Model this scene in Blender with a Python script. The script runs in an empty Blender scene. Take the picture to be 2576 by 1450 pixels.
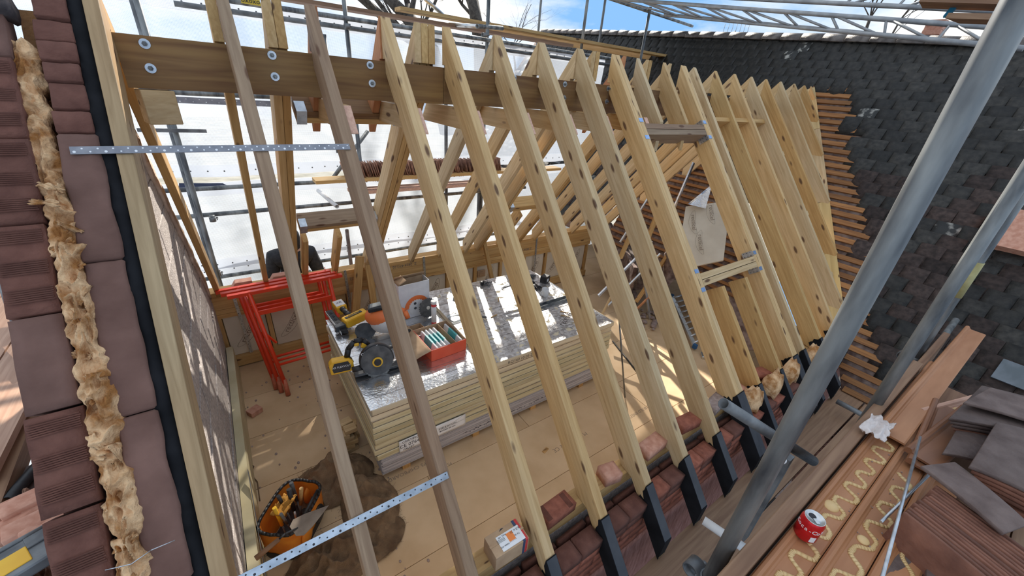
import bpy, bmesh, math, random
from mathutils import Vector, Matrix, noise
random.seed(7)
C = bpy.context.scene.collection
PI = math.pi
# ---------------------------------------------------------------- camera
# axes: X along the new ridge (away from the brick gable), Y across the roof (far eave positive), Z up; origin = ridge apex at the gable rafter
W_, H_, F_ = 2576, 1450, 991.7
RI = Vector((0.81990768, -0.56792718, 0.07218108))
RD = Vector((-0.20578498, -0.41002048, -0.88855824))
RF = Vector((0.5342321, 0.71368195, -0.45304983))
CAM = Vector((0.2735, -2.7673, -0.3184))
cam = bpy.data.cameras.new('camera'); cam_o = bpy.data.objects.new('camera', cam); C.objects.link(cam_o)
cam.sensor_width = 36; cam.lens = F_ / W_ * 36; cam.clip_start = .02; cam.clip_end = 500
m3 = Matrix((RI, -RD, -RF)).transposed()
cam_o.matrix_world = Matrix.Translation(CAM) @ m3.to_4x4()
bpy.context.scene.camera = cam_o
vs = bpy.context.scene.view_settings
vs.view_transform = 'Standard'; vs.look = 'None'; vs.gamma = 1; vs.use_curve_mapping = False; vs.exposure = 0.15

# ---------------------------------------------------------------- sky and sun
SUN = Vector((.45, .70, .555)).normalized()
wd = bpy.data.worlds.new('sky'); bpy.context.scene.world = wd; wd.use_nodes = True
nt = wd.node_tree; nt.nodes.clear()
def N(t, nt_, **k):
    n = nt_.nodes.new(t)
    for a, b in k.items(): setattr(n, a, b)
    return n
tc = N('ShaderNodeTexCoord', nt); mp = N('ShaderNodeMapping', nt); mp.inputs['Scale'].default_value = (1.6, 1.6, 5.0)
n1 = N('ShaderNodeTexNoise', nt); n1.inputs['Scale'].default_value = 1.2; n1.inputs['Detail'].default_value = 8; n1.inputs['Roughness'].default_value = .58
cr = N('ShaderNodeValToRGB', nt); cr.color_ramp.elements[0].position = .41; cr.color_ramp.elements[1].position = .62
cr.color_ramp.elements[0].color = (.22, .44, .76, 1); cr.color_ramp.elements[1].color = (1, .965, .91, 1)
bg = N('ShaderNodeBackground', nt); bg.inputs['Strength'].default_value = 1.2
wo = N('ShaderNodeOutputWorld', nt)
nt.links.new(tc.outputs['Generated'], mp.inputs['Vector']); nt.links.new(mp.outputs[0], n1.inputs['Vector'])
nt.links.new(n1.outputs['Fac'], cr.inputs['Fac']); nt.links.new(cr.outputs[0], bg.inputs['Color']); nt.links.new(bg.outputs[0], wo.inputs['Surface'])
sl = bpy.data.lights.new('sun', 'SUN'); sl.energy = 8.8; sl.angle = math.radians(.6); sl.color = (1, .94, .84)
so = bpy.data.objects.new('sun', sl); C.objects.link(so); so.rotation_euler = SUN.to_track_quat('Z', 'Y').to_euler(); so.location = SUN * 20

# ---------------------------------------------------------------- helpers
def ray(px, py):
    return RI * ((px - W_ / 2) / F_) + RD * ((py - H_ / 2) / F_) + RF
def on(px, py, ax, val):
    d = ray(px, py); return CAM + d * ((val - CAM[ax]) / d[ax])
def onp(px, py, n, p0):
    d = ray(px, py); return CAM + d * ((p0 - CAM).dot(n) / d.dot(n))
SA, CA = math.sin(math.radians(51)), math.cos(math.radians(51))
DN = Vector((0, -CA, -SA)); NN = Vector((0, -SA, CA))      # down the near slope, its normal
DF = Vector((0, CA, -SA)); NF = Vector((0, SA, CA))        # the far slope
def np_(x, s, d=0): return Vector((x, 0, 0)) + DN * s - NN * d
def fp_(x, s, d=0): return Vector((x, 0, 0)) + DF * s - NF * d
WM = {}
def wmx(o): return WM.get(o.name, Matrix.Identity(4))
class MB:
    def __init__(s): s.v = []; s.f = []; s.sm = []
    def add(s, vs_, fs, smooth=False):
        b = len(s.v); s.v += [Vector(p) for p in vs_]
        s.f += [tuple(i + b for i in f) for f in fs]; s.sm += [smooth] * len(fs); return s
    def box(s, c, d, M=None, taper=1):
        x, y, z = d[0] / 2, d[1] / 2, d[2] / 2; c = Vector(c)
        P = [Vector((i * x * (taper if k > 0 else 1), j * y * (taper if k > 0 else 1), k * z)) for k in (-1, 1) for i, j in ((-1, -1), (1, -1), (1, 1), (-1, 1))]
        if M: P = [M @ p for p in P]
        return s.add([p + c for p in P], [(3, 2, 1, 0), (4, 5, 6, 7), (0, 1, 5, 4), (1, 2, 6, 5), (2, 3, 7, 6), (3, 0, 4, 7)])
    def bar(s, a, b, w, d, up=(0, 0, 1)):
        a, b = Vector(a), Vector(b); x = (b - a).normalized(); y = Vector(up).cross(x).normalized(); z = x.cross(y)
        M = Matrix((x, y, z)).transposed()
        return s.box((a + b) / 2, ((b - a).length, w, d), M)
    def tube(s, a, b, r, n=12, r2=None, cap=True):
        a, b = Vector(a), Vector(b); r2 = r if r2 is None else r2
        q = (b - a).to_track_quat('Z', 'Y')
        P = [a + q @ Vector((r * math.cos(2 * PI * i / n), r * math.sin(2 * PI * i / n), 0)) for i in range(n)]
        P += [b + q @ Vector((r2 * math.cos(2 * PI * i / n), r2 * math.sin(2 * PI * i / n), 0)) for i in range(n)]
        bi = len(s.v); s.add(P, [(i, (i + 1) % n, n + (i + 1) % n, n + i) for i in range(n)], True)
        if cap: s.add([], [tuple(bi - len(s.v) + i for i in range(n))[::-1], tuple(bi - len(s.v) + n + i for i in range(n))])
        return s
    def pipe(s, a, b, r, t=.004, n=16):          # open hollow tube
        a, b = Vector(a), Vector(b); q = (b - a).to_track_quat('Z', 'Y'); P = []
        for rr, o in ((r, a), (r, b), (r - t, b), (r - t, a)):
            P += [o + q @ Vector((rr * math.cos(2 * PI * i / n), rr * math.sin(2 * PI * i / n), 0)) for i in range(n)]
        F = []
        for k in range(4):
            for i in range(n): F.append((k * n + i, k * n + (i + 1) % n, ((k + 1) % 4) * n + (i + 1) % n, ((k + 1) % 4) * n + i))
        return s.add(P, F, True)
    def path(s, pts, r, n=6, closed=False):
        pts = [Vector(p) for p in pts]
        for i in range(len(pts) - 1):
            ra = r[i] if isinstance(r, (list, tuple)) else r; rb = r[i + 1] if isinstance(r, (list, tuple)) else r
            s.tube(pts[i], pts[i + 1], ra, n, rb, True)
        return s
    def prism(s, poly, d, M=None):               # polygon in XY extruded along Z from 0 to d
        n = len(poly); P = [Vector((x, y, 0)) for x, y in poly] + [Vector((x, y, d)) for x, y in poly]
        if M: P = [M @ p for p in P]
        return s.add(P, [tuple(range(n))[::-1], tuple(range(n, 2 * n))] + [(i, (i + 1) % n, n + (i + 1) % n, n + i) for i in range(n)])
    def lathe(s, prof, n=24, M=None):
        P = []; F = []
        for r, z in prof: P += [Vector((r * math.cos(2 * PI * i / n), r * math.sin(2 * PI * i / n), z)) for i in range(n)]
        for k in range(len(prof) - 1):
            for i in range(n): F.append((k * n + i, k * n + (i + 1) % n, (k + 1) * n + (i + 1) % n, (k + 1) * n + i))
        if M: P = [M @ p for p in P]
        return s.add(P, F, True)
    def ball(s, c, r, n=10, sc=(1, 1, 1)):
        c = Vector(c); P = []; F = []
        for k in range(n + 1):
            a = PI * k / n
            for i in range(2 * n): P.append(c + Vector((r * sc[0] * math.sin(a) * math.cos(PI * i / n), r * sc[1] * math.sin(a) * math.sin(PI * i / n), r * sc[2] * math.cos(a))))
        for k in range(n):
            for i in range(2 * n): F.append((k * 2 * n + i, (k + 1) * 2 * n + i, (k + 1) * 2 * n + (i + 1) % (2 * n), k * 2 * n + (i + 1) % (2 * n)))
        return s.add(P, F, True)
    def grid(s, fn, nu, nv, thick=0, tdir=None):  # fn(u,v) in 0..1, optional thickness along -tdir
        P = [fn(i / nu, j / nv) for j in range(nv + 1) for i in range(nu + 1)]
        F = [(j * (nu + 1) + i, j * (nu + 1) + i + 1, (j + 1) * (nu + 1) + i + 1, (j + 1) * (nu + 1) + i) for j in range(nv) for i in range(nu)]
        if thick:
            t = Vector(tdir) * thick; n0 = len(P); P = P + [Vector(p) - t for p in P]
            F2 = [tuple(i + n0 for i in f[::-1]) for f in F]
            B = []
            for i in range(nu): B += [(i + 1, i, i + n0, i + 1 + n0)]; a = nv * (nu + 1); B += [(a + i, a + i + 1, a + i + 1 + n0, a + i + n0)]
            for j in range(nv): a = j * (nu + 1); b = a + nu + 1; B += [(a, b, b + n0, a + n0)]; B += [(b + nu, a + nu, a + nu + n0, b + nu + n0)]
            F = F + F2 + B
        return s.add(P, F, True)
    def build(s, name, mat, parent=None, world=True, M=None):
        if world and parent is not None:
            inv = wmx(parent).inverted(); V = [inv @ p for p in s.v]
        else: V = s.v
        if M is None:
            lo = Vector([min(p[i] for p in V) for i in range(3)]); hi = Vector([max(p[i] for p in V) for i in range(3)])
            o = (lo + hi) / 2
            if parent is None: o.z = lo.z
            M = Matrix.Translation(o); V = [p - o for p in V]
        me = bpy.data.meshes.new(name); me.from_pydata(V, [], s.f)
        me.polygons.foreach_set('use_smooth', s.sm); me.validate(); me.update()
        if mat: me.materials.append(mat)
        return link(name, me, parent, M)
def link(name, me, parent, M):
    o = bpy.data.objects.new(name, me); C.objects.link(o); o.matrix_basis = M
    if parent is not None: o.parent = parent; WM[o.name] = wmx(parent) @ M
    else: WM[o.name] = M.copy()
    return o
def bevel(o, w=.003, seg=1, ang=40):
    b = o.modifiers.new('bevel', 'BEVEL'); b.width = w; b.segments = seg; b.limit_method = 'ANGLE'; b.angle_limit = math.radians(ang); return o
def tag(o, label=None, cat=None, group=None, kind=None):
    if label: o['label'] = label
    if cat: o['category'] = cat
    if group: o['group'] = group
    if kind: o['kind'] = kind
    return o
def thing(name, loc, label=None, cat=None, group=None, kind=None, rot=None):
    o = bpy.data.objects.new(name, None); C.objects.link(o); o.empty_display_size = .05
    M = Matrix.Translation(Vector(loc))
    if rot is not None: M = M @ (rot.to_4x4() if not isinstance(rot, (int, float)) else Matrix.Rotation(rot, 4, 'Z'))
    o.matrix_basis = M; WM[o.name] = M
    return tag(o, label, cat, group, kind)
def frame(x, y, z): return Matrix((Vector(x), Vector(y), Vector(z))).transposed()
MESH = {}
def beam(name, p0, p1, w, d, up, mat, parent=None, jag=0):
    """straight timber, local X along its length; p0-p1 is the centre line, d measured along 'up'"""
    p0, p1 = Vector(p0), Vector(p1); x = (p1 - p0).normalized(); y = Vector(up).cross(x).normalized(); z = x.cross(y); L = (p1 - p0).length
    Mw = Matrix.Translation((p0 + p1) / 2) @ frame(x, y, z).to_4x4()
    m = MB(); m.box((0, 0, 0), (L, w, d))
    return m.build(name, mat, parent, world=False, M=(wmx(parent).inverted() @ Mw) if parent is not None else Mw)
def unit(key, fn, mat):
    """shared mesh cache"""
    if key not in MESH:
        m = fn(); me = bpy.data.meshes.new(key); me.from_pydata(m.v, [], m.f); me.polygons.foreach_set('use_smooth', m.sm); me.update()
        if mat: me.materials.append(mat)
        MESH[key] = me
    return MESH[key]
def put(name, me, Mw, parent=None):
    return link(name, me, parent, (wmx(parent).inverted() @ Mw) if parent is not None else Mw)
def text(s, size, Mw, mat, parent, name='lettering', depth=.0006, align='CENTER'):
    cu = bpy.data.curves.new('t', 'FONT'); cu.body = s; cu.size = size; cu.extrude = depth; cu.align_x = align; cu.align_y = 'CENTER'; cu.resolution_u = 2
    o = bpy.data.objects.new('t', cu); me = bpy.data.meshes.new_from_object(o); bpy.data.objects.remove(o)
    me.materials.clear(); me.materials.append(mat)
    return put(name, me, Mw, parent)

# ---------------------------------------------------------------- materials
def mk(name, a, b=None, scale=8, rough=.7, metal=0, bump=0, stretch=(1, 1, 1), rnd=.0, lo=.35, hi=.65, detail=6, spec=.5, coords='Object', bscale=None):
    m = bpy.data.materials.new(name); m.use_nodes = True; t = m.node_tree; p = t.nodes['Principled BSDF']
    p.inputs['Roughness'].default_value = rough; p.inputs['Metallic'].default_value = metal; p.inputs['Specular IOR Level'].default_value = spec
    if b is None: b = a
    tcn = N('ShaderNodeTexCoord', t); oi = N('ShaderNodeObjectInfo', t); ad = N('ShaderNodeVectorMath', t, operation='ADD'); ml = N('ShaderNodeMath', t, operation='MULTIPLY'); ml.inputs[1].default_value = 37
    mpn = N('ShaderNodeMapping', t); mpn.inputs['Scale'].default_value = stretch
    nz = N('ShaderNodeTexNoise', t); nz.inputs['Scale'].default_value = scale; nz.inputs['Detail'].default_value = detail
    r = N('ShaderNodeValToRGB', t); r.color_ramp.elements[0].position = lo; r.color_ramp.elements[1].position = hi
    r.color_ramp.elements[0].color = (*a, 1); r.color_ramp.elements[1].color = (*b, 1)
    L = t.links.new
    L(oi.outputs['Random'], ml.inputs[0]); L(tcn.outputs[coords], mpn.inputs['Vector']); L(mpn.outputs[0], ad.inputs[0]); L(ml.outputs[0], ad.inputs[1]); L(ad.outputs[0], nz.inputs['Vector']); L(nz.outputs['Fac'], r.inputs['Fac'])
    out = r.outputs[0]
    if rnd:
        mr = N('ShaderNodeMapRange', t); mr.inputs['To Min'].default_value = 1 - rnd; mr.inputs['To Max'].default_value = 1 + rnd
        L(oi.outputs['Random'], mr.inputs['Value'])
        hs = N('ShaderNodeHueSaturation', t); L(mr.outputs[0], hs.inputs['Value']); L(out, hs.inputs['Color']); out = hs.outputs[0]
    L(out, p.inputs['Base Color'])
    if bump:
        bn = N('ShaderNodeBump', t); bn.inputs['Strength'].default_value = bump; bn.inputs['Distance'].default_value = .01
        if bscale:
            n2 = N('ShaderNodeTexNoise', t); n2.inputs['Scale'].default_value = bscale; n2.inputs['Detail'].default_value = 4; L(ad.outputs[0], n2.inputs['Vector']); L(n2.outputs['Fac'], bn.inputs['Height'])
        else: L(nz.outputs['Fac'], bn.inputs['Height'])
        L(bn.outputs[0], p.inputs['Normal'])
    m['out'] = 1
    return m
def wood(name, a, b, tint2, rough=.62, knots=.75, gscale=1.0, rnd=.12, knotcol=(.11, .05, .025)):
    """sawn softwood: grain along local X, per-piece hue, knots"""
    m = bpy.data.materials.new(name); m.use_nodes = True; t = m.node_tree; p = t.nodes['Principled BSDF']; L = t.links.new
    p.inputs['Roughness'].default_value = rough; p.inputs['Specular IOR Level'].default_value = .3
    tcn = N('ShaderNodeTexCoord', t); oi = N('ShaderNodeObjectInfo', t); ml = N('ShaderNodeMath', t, operation='MULTIPLY'); ml.inputs[1].default_value = 53
    ad = N('ShaderNodeVectorMath', t, operation='ADD'); L(oi.outputs['Random'], ml.inputs[0]); L(tcn.outputs['Object'], ad.inputs[0]); L(ml.outputs[0], ad.inputs[1])
    mp1 = N('ShaderNodeMapping', t); mp1.inputs['Scale'].default_value = (1.3 * gscale, 22 * gscale, 22 * gscale); L(ad.outputs[0], mp1.inputs['Vector'])
    g = N('ShaderNodeTexNoise', t); g.inputs['Scale'].default_value = 2.2; g.inputs['Detail'].default_value = 5; g.inputs['Distortion'].default_value = .6; L(mp1.outputs[0], g.inputs['Vector'])
    r = N('ShaderNodeValToRGB', t); r.color_ramp.elements[0].position = .3; r.color_ramp.elements[1].position = .68
    r.color_ramp.elements[0].color = (*a, 1); r.color_ramp.elements[1].color = (*b, 1); L(g.outputs['Fac'], r.inputs['Fac'])
    big = N('ShaderNodeTexNoise', t); big.inputs['Scale'].default_value = 1.1; big.inputs['Detail'].default_value = 2
    mpb = N('ShaderNodeMapping', t); mpb.inputs['Scale'].default_value = (.8, 4, 4); L(ad.outputs[0], mpb.inputs['Vector']); L(mpb.outputs[0], big.inputs['Vector'])
    mixf = N('ShaderNodeMath', t, operation='MULTIPLY_ADD'); mixf.inputs[1].default_value = 1.3; mixf.inputs[2].default_value = -.55
    sub = N('ShaderNodeMath', t, operation='MULTIPLY_ADD'); sub.inputs[1].default_value = .6; L(oi.outputs['Random'], sub.inputs[0]); L(big.outputs['Fac'], sub.inputs[2]); L(sub.outputs[0], mixf.inputs[0]); mixf.use_clamp = True
    mx = N('ShaderNodeMix', t, data_type='RGBA'); L(mixf.outputs[0], mx.inputs['Factor']); L(r.outputs[0], mx.inputs['A'])
    t2 = N('ShaderNodeMix', t, data_type='RGBA', blend_type='MULTIPLY'); t2.inputs['Factor'].default_value = 1; L(r.outputs[0], t2.inputs['A']); t2.inputs['B'].default_value = (*tint2, 1); L(t2.outputs['Result'], mx.inputs['B'])
    out = mx.outputs['Result']
    # knots
    mpk = N('ShaderNodeMapping', t); mpk.inputs['Scale'].default_value = (3.4, 11, 11); L(ad.outputs[0], mpk.inputs['Vector'])
    vo = N('ShaderNodeTexVoronoi', t); vo.inputs['Scale'].default_value = 1; vo.inputs['Randomness'].default_value = 1; L(mpk.outputs[0], vo.inputs['Vector'])
    kr = N('ShaderNodeValToRGB', t); kr.color_ramp.elements[0].position = .07 * knots / .5; kr.color_ramp.elements[1].position = .12 * knots / .5
    kr.color_ramp.elements[0].color = (1, 1, 1, 1); kr.color_ramp.elements[1].color = (0, 0, 0, 1); L(vo.outputs['Distance'], kr.inputs['Fac'])
    km = N('ShaderNodeMix', t, data_type='RGBA'); kf = N('ShaderNodeMath', t, operation='MULTIPLY'); kf.inputs[1].default_value = .92; L(kr.outputs[0], kf.inputs[0]); L(kf.outputs[0], km.inputs['Factor']); L(out, km.inputs['A']); km.inputs['B'].default_value = (*knotcol, 1)
    hs = N('ShaderNodeHueSaturation', t); mr = N('ShaderNodeMapRange', t); mr.inputs['To Min'].default_value = 1 - rnd; mr.inputs['To Max'].default_value = 1 + rnd
    wn = N('ShaderNodeMath', t, operation='FRACT'); w2 = N('ShaderNodeMath', t, operation='MULTIPLY'); w2.inputs[1].default_value = 7.13; L(oi.outputs['Random'], w2.inputs[0]); L(w2.outputs[0], wn.inputs[0]); L(wn.outputs[0], mr.inputs['Value'])
    L(mr.outputs[0], hs.inputs['Value']); L(km.outputs['Result'], hs.inputs['Color']); L(hs.outputs[0], p.inputs['Base Color'])
    bn = N('ShaderNodeBump', t); bn.inputs['Strength'].default_value = .25; bn.inputs['Distance'].default_value = .004; L(g.outputs['Fac'], bn.inputs['Height']); L(bn.outputs[0], p.inputs['Normal'])
    return m
def flat(name, c, rough=.6, metal=0, spec=.5): return mk(name, c, tuple(min(1, x * 1.12) for x in c), 6, rough, metal, 0, spec=spec)
M_pine = wood('pine_treated', (.48, .335, .175), (.63, .475, .285), (1.0, .84, .60))
M_pine2 = wood('pine_orange', (.45, .27, .10), (.61, .40, .17), (1.0, .9, .8))
M_pineg = wood('pine_grey_brown', (.23, .155, .095), (.34, .245, .155), (.9, .75, .7))  # darker, greyer brown pine for some rafters and trimmers
M_ridge = wood('ridge_brown', (.14, .068, .034), (.25, .145, .068), (1.15, 1.1, .75), knots=.25, gscale=.5)
M_red = wood('douglas_red', (.40, .15, .06), (.54, .24, .10), (1, 1, 1), knots=.3)
M_pined = wood('pine_dull', (.33, .235, .125), (.47, .35, .20), (.95, .8, .7))
M_pinkend = mk('sawn_end_pink', (.55, .31, .22), (.68, .42, .30), 60, .8)
M_pinkb = wood('board_sunlit_pink', (.42, .25, .17), (.58, .38, .27), (1, .92, .88), knots=.2)  # scaffold board with sunlight put into its pale pink colour
M_gly = wood('plate_timber', (.50, .30, .12), (.70, .47, .21), (1.0, .85, .65), knots=.3, gscale=.6)
M_ply = wood('plywood_sheet', (.45, .33, .17), (.58, .45, .25), (1.1, .95, .6), knots=.35, gscale=.4)
M_board = wood('scaffold_board', (.20, .115, .07), (.30, .19, .115), (1.0, .9, .85), knots=.2, gscale=.8)
M_chip = mk('chipboard_floor', (.54, .36, .195), (.70, .50, .30), 3, .75, bump=.05, detail=12, lo=.3, hi=.7)
M_galv = mk('galvanised_steel', (.075, .08, .085), (.27, .28, .27), 16, .5, .25, bump=.1, stretch=(1, 1, .22), lo=.36, hi=.64, spec=.45)
M_lat = mk('lattice_aluminium', (.26, .26, .26), (.38, .38, .37), 9, .5, .4)
M_galvd = mk('galvanised_dull', (.10, .105, .11), (.24, .25, .25), 9, .5, .4, bump=.05)
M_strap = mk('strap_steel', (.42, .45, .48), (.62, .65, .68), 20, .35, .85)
M_strapd = mk('strap_backlit_tone', (.20, .21, .24), (.28, .29, .32), 20, .45, .7)  # strap steel darkened, the backlight put into the colour
M_plast = mk('blue_zinc', (.28, .42, .68), (.42, .56, .80), 20, .35, .7)
M_foil = mk('foil_face', (.72, .73, .75), (.86, .87, .88), 14, .19, .95, bump=.28, bscale=42)
M_foil2 = mk('foil_scuffed', (.55, .52, .50), (.82, .81, .80), 22, .33, .8, bump=.5, bscale=30, lo=.42, hi=.58)
M_pir = mk('pir_core', (.54, .45, .25), (.70, .62, .40), 3, .85, rnd=.12, stretch=(1, 1, 12), bump=.1)
M_pirp = mk('pir_core_pale', (.60, .50, .33), (.72, .62, .44), 3, .85, rnd=.08, stretch=(1, 1, 10))
M_pbd = mk('plasterboard_edge', (.36, .33, .33), (.52, .49, .49), 4, .85, rnd=.16, stretch=(.6, .6, 10))
M_kraft = mk('kraft_pir_face', (.64, .55, .42), (.72, .63, .49), 5, .7, bump=.1)
M_brick = mk('red_brick', (.22, .068, .04), (.37, .125, .075), 26, .88, rnd=.2, bump=.35, lo=.3, hi=.7, bscale=90)
M_brickp = mk('purple_brick', (.115, .042, .028), (.185, .076, .052), 14, .9, rnd=.12, bump=.4, lo=.3, hi=.7, bscale=70)
M_brickm = mk('mortar_washed_brick', (.13, .064, .047), (.205, .108, .082), 6, .92, rnd=.08, bump=.3, bscale=40, lo=.32, hi=.68)
M_brickl = mk('pale_brick', (.50, .23, .15), (.62, .33, .23), 30, .88, rnd=.1, bump=.3)
M_mortar = mk('mortar', (.28, .20, .17), (.40, .31, .27), 30, .95, bump=.6)
M_block = mk('concrete_block', (.32, .28, .26), (.54, .48, .45), 45, .95, rnd=.1, bump=.7, bscale=120)
M_render = mk('rough_plaster', (.42, .31, .25), (.66, .53, .44), 9, .95, bump=.6, bscale=60)
M_dpm = mk('black_membrane', (.008, .008, .009), (.016, .016, .018), 8, .85, bump=.2, spec=.15)
M_bitedge = mk('membrane_edge_grey', (.03, .033, .04), (.05, .053, .06), 8, .5)
M_wool = mk('glass_wool', (.36, .15, .04), (.78, .50, .27), 13, .98, bump=1.0, bscale=70, lo=.38, hi=.6, detail=12)
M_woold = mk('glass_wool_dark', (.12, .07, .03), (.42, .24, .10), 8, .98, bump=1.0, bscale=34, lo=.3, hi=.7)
M_tile = mk('old_roof_tile', (.010, .009, .0075), (.042, .037, .030), 22, .6, spec=.35, rnd=.5, bump=.4, bscale=80, lo=.3, hi=.72)
M_tiler = mk('old_tile_purple', (.026, .018, .015), (.062, .042, .035), 22, .75, spec=.25, rnd=.4, bump=.4, bscale=80)
M_tilew = mk('lichen_tile', (.02, .019, .016), (.38, .36, .31), 16, .6, rnd=.3, bump=.4, lo=.52, hi=.66)
M_ridget = mk('ridge_tile', (.07, .055, .048), (.17, .145, .125), 12, .6, rnd=.2, bump=.4, bscale=60)
M_batt = wood('old_batten', (.24, .10, .035), (.40, .185, .06), (.7, .65, .6), knots=.15, rnd=.25)
M_felt = mk('sarking', (.10, .06, .05), (.25, .18, .15), 14, .9, bump=.5)
M_orange = mk('trestle_red', (.80, .055, .012), (.72, .04, .01), 5, .38, 0, spec=.6)
M_orangew = mk('trestle_rusty_foot', (.45, .12, .06), (.60, .17, .09), 30, .7)
M_black = mk('black_plastic', (.012, .012, .013), (.03, .03, .032), 20, .45)
M_grey = mk('dark_grey_metal', (.06, .065, .07), (.12, .125, .13), 20, .4, .4)
M_yel = mk('tool_yellow', (.80, .43, .02), (.86, .50, .03), 10, .42)
M_org = mk('tool_orange', (.80, .17, .04), (.86, .22, .06), 10, .45)
M_whi = mk('white_plastic', (.66, .65, .63), (.76, .75, .73), 10, .5)
M_card = mk('cardboard', (.42, .27, .155), (.52, .35, .21), 12, .85)
M_cardr = mk('red_card', (.78, .09, .03), (.82, .11, .04), 12, .5)
M_cardw = mk('white_card', (.62, .62, .63), (.72, .72, .72), 12, .6)
M_teal = mk('teal_label', (.06, .36, .38), (.10, .45, .46), 12, .4)
M_ink = flat('black_print', (.03, .03, .035), .8)
M_inkg = flat('grey_print', (.16, .13, .11), .8)
M_inkb = flat('brown_print', (.26, .19, .13), .8)
M_blue = flat('navy_tape', (.04, .06, .13), .6)
M_redt = flat('red_tape', (.6, .05, .05), .6)
M_wht = flat('label_white', (.78, .78, .78), .6)
M_orl = flat('label_orange', (.85, .25, .06), .6)
M_clay = mk('profile_terracotta', (.36, .15, .06), (.48, .225, .105), 3, .55, bump=.05, stretch=(1, 6, 6), lo=.3, hi=.7)
M_clayd = mk('profile_terracotta_dark', (.20, .082, .036), (.29, .125, .06), 3, .5, stretch=(1, 6, 6))
M_glue = mk('glue_bead', (.66, .43, .18), (.76, .54, .26), 9, .45)
M_can = flat('can_red', (.62, .015, .02), .25, .5)
M_alu = mk('aluminium', (.60, .60, .58), (.74, .74, .72), 10, .32, .85)
M_hess = mk('hessian', (.13, .075, .04), (.31, .20, .11), 9, .98, bump=.9, bscale=220, lo=.3, hi=.7)
M_bag = mk('bag_orange', (.72, .20, .02), (.82, .30, .03), 10, .6)
M_jack = mk('black_jacket', (.013, .014, .017), (.03, .03, .034), 30, .85, bump=.3)
M_skin = flat('skin', (.52, .31, .23), .55)
M_bark = mk('bark', (.035, .026, .02), (.085, .07, .055), 12, .95, bump=.6)
M_clear = bpy.data.materials.new('clear_tub'); M_clear.use_nodes = True
_p = M_clear.node_tree.nodes['Principled BSDF']; _p.inputs['Base Color'].default_value = (.9, .95, .95, 1); _p.inputs['Roughness'].default_value = .12; _p.inputs['Transmission Weight'].default_value = .75
M_glass = bpy.data.materials.new('window_glass'); M_glass.use_nodes = True
_p = M_glass.node_tree.nodes['Principled BSDF']; _p.inputs['Base Color'].default_value = (.10, .14, .2, 1); _p.inputs['Roughness'].default_value = .03; _p.inputs['Specular IOR Level'].default_value = 1; _p.inputs['Metallic'].default_value = .75
def sheet_mat(name, dens, diff):
    m = bpy.data.materials.new(name); m.use_nodes = True; t = m.node_tree; t.nodes.clear(); L = t.links.new
    o = N('ShaderNodeOutputMaterial', t); tr = N('ShaderNodeBsdfTranslucent', t); di = N('ShaderNodeBsdfDiffuse', t); tp = N('ShaderNodeBsdfTransparent', t)
    tr.inputs['Color'].default_value = (*diff, 1); di.inputs['Color'].default_value = (*diff, 1)
    tcn = N('ShaderNodeTexCoord', t); nz = N('ShaderNodeTexNoise', t); nz.inputs['Scale'].default_value = 1.4; nz.inputs['Detail'].default_value = 5; L(tcn.outputs['Object'], nz.inputs['Vector'])
    bn = N('ShaderNodeBump', t); bn.inputs['Strength'].default_value = .4; bn.inputs['Distance'].default_value = .1; L(nz.outputs['Fac'], bn.inputs['Height']); L(bn.outputs[0], di.inputs['Normal']); L(bn.outputs[0], tr.inputs['Normal'])
    mx = N('ShaderNodeMixShader', t); mx.inputs[0].default_value = .5; L(tr.outputs[0], mx.inputs[1]); L(di.outputs[0], mx.inputs[2])
    # woven squares: fine grid of clearer cells
    ck = N('ShaderNodeTexWave', t, wave_type='BANDS', bands_direction='X'); ck.inputs['Scale'].default_value = 26
    ck2 = N('ShaderNodeTexWave', t, wave_type='BANDS', bands_direction='Z'); ck2.inputs['Scale'].default_value = 26
    L(tcn.outputs['Object'], ck.inputs['Vector']); L(tcn.outputs['Object'], ck2.inputs['Vector'])
    mu = N('ShaderNodeMath', t, operation='MULTIPLY'); L(ck.outputs['Fac'], mu.inputs[0]); L(ck2.outputs['Fac'], mu.inputs[1])
    mr = N('ShaderNodeMapRange', t); mr.inputs['From Min'].default_value = 0; mr.inputs['From Max'].default_value = .8; mr.inputs['To Min'].default_value = dens * .5; mr.inputs['To Max'].default_value = dens * 1.7; L(mu.outputs[0], mr.inputs['Value'])
    m2 = N('ShaderNodeMixShader', t); L(mr.outputs[0], m2.inputs[0]); L(mx.outputs[0], m2.inputs[1]); L(tp.outputs[0], m2.inputs[2]); L(m2.outputs[0], o.inputs['Surface'])
    return m
M_sheet = sheet_mat('woven_sheeting', .36, (.60, .645, .72)); M_sheetb = sheet_mat('sheeting_band', .06, (.84, .86, .89))
ORD = ['first', 'second', 'third', 'fourth', 'fifth', 'sixth', 'seventh', 'eighth', 'ninth', 'tenth', 'eleventh', 'twelfth', 'thirteenth', 'fourteenth', 'fifteenth', 'sixteenth', 'seventeenth', 'eighteenth', 'nineteenth', 'twentieth', 'twenty-first', 'twenty-second', 'twenty-third', 'twenty-fourth']

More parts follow.
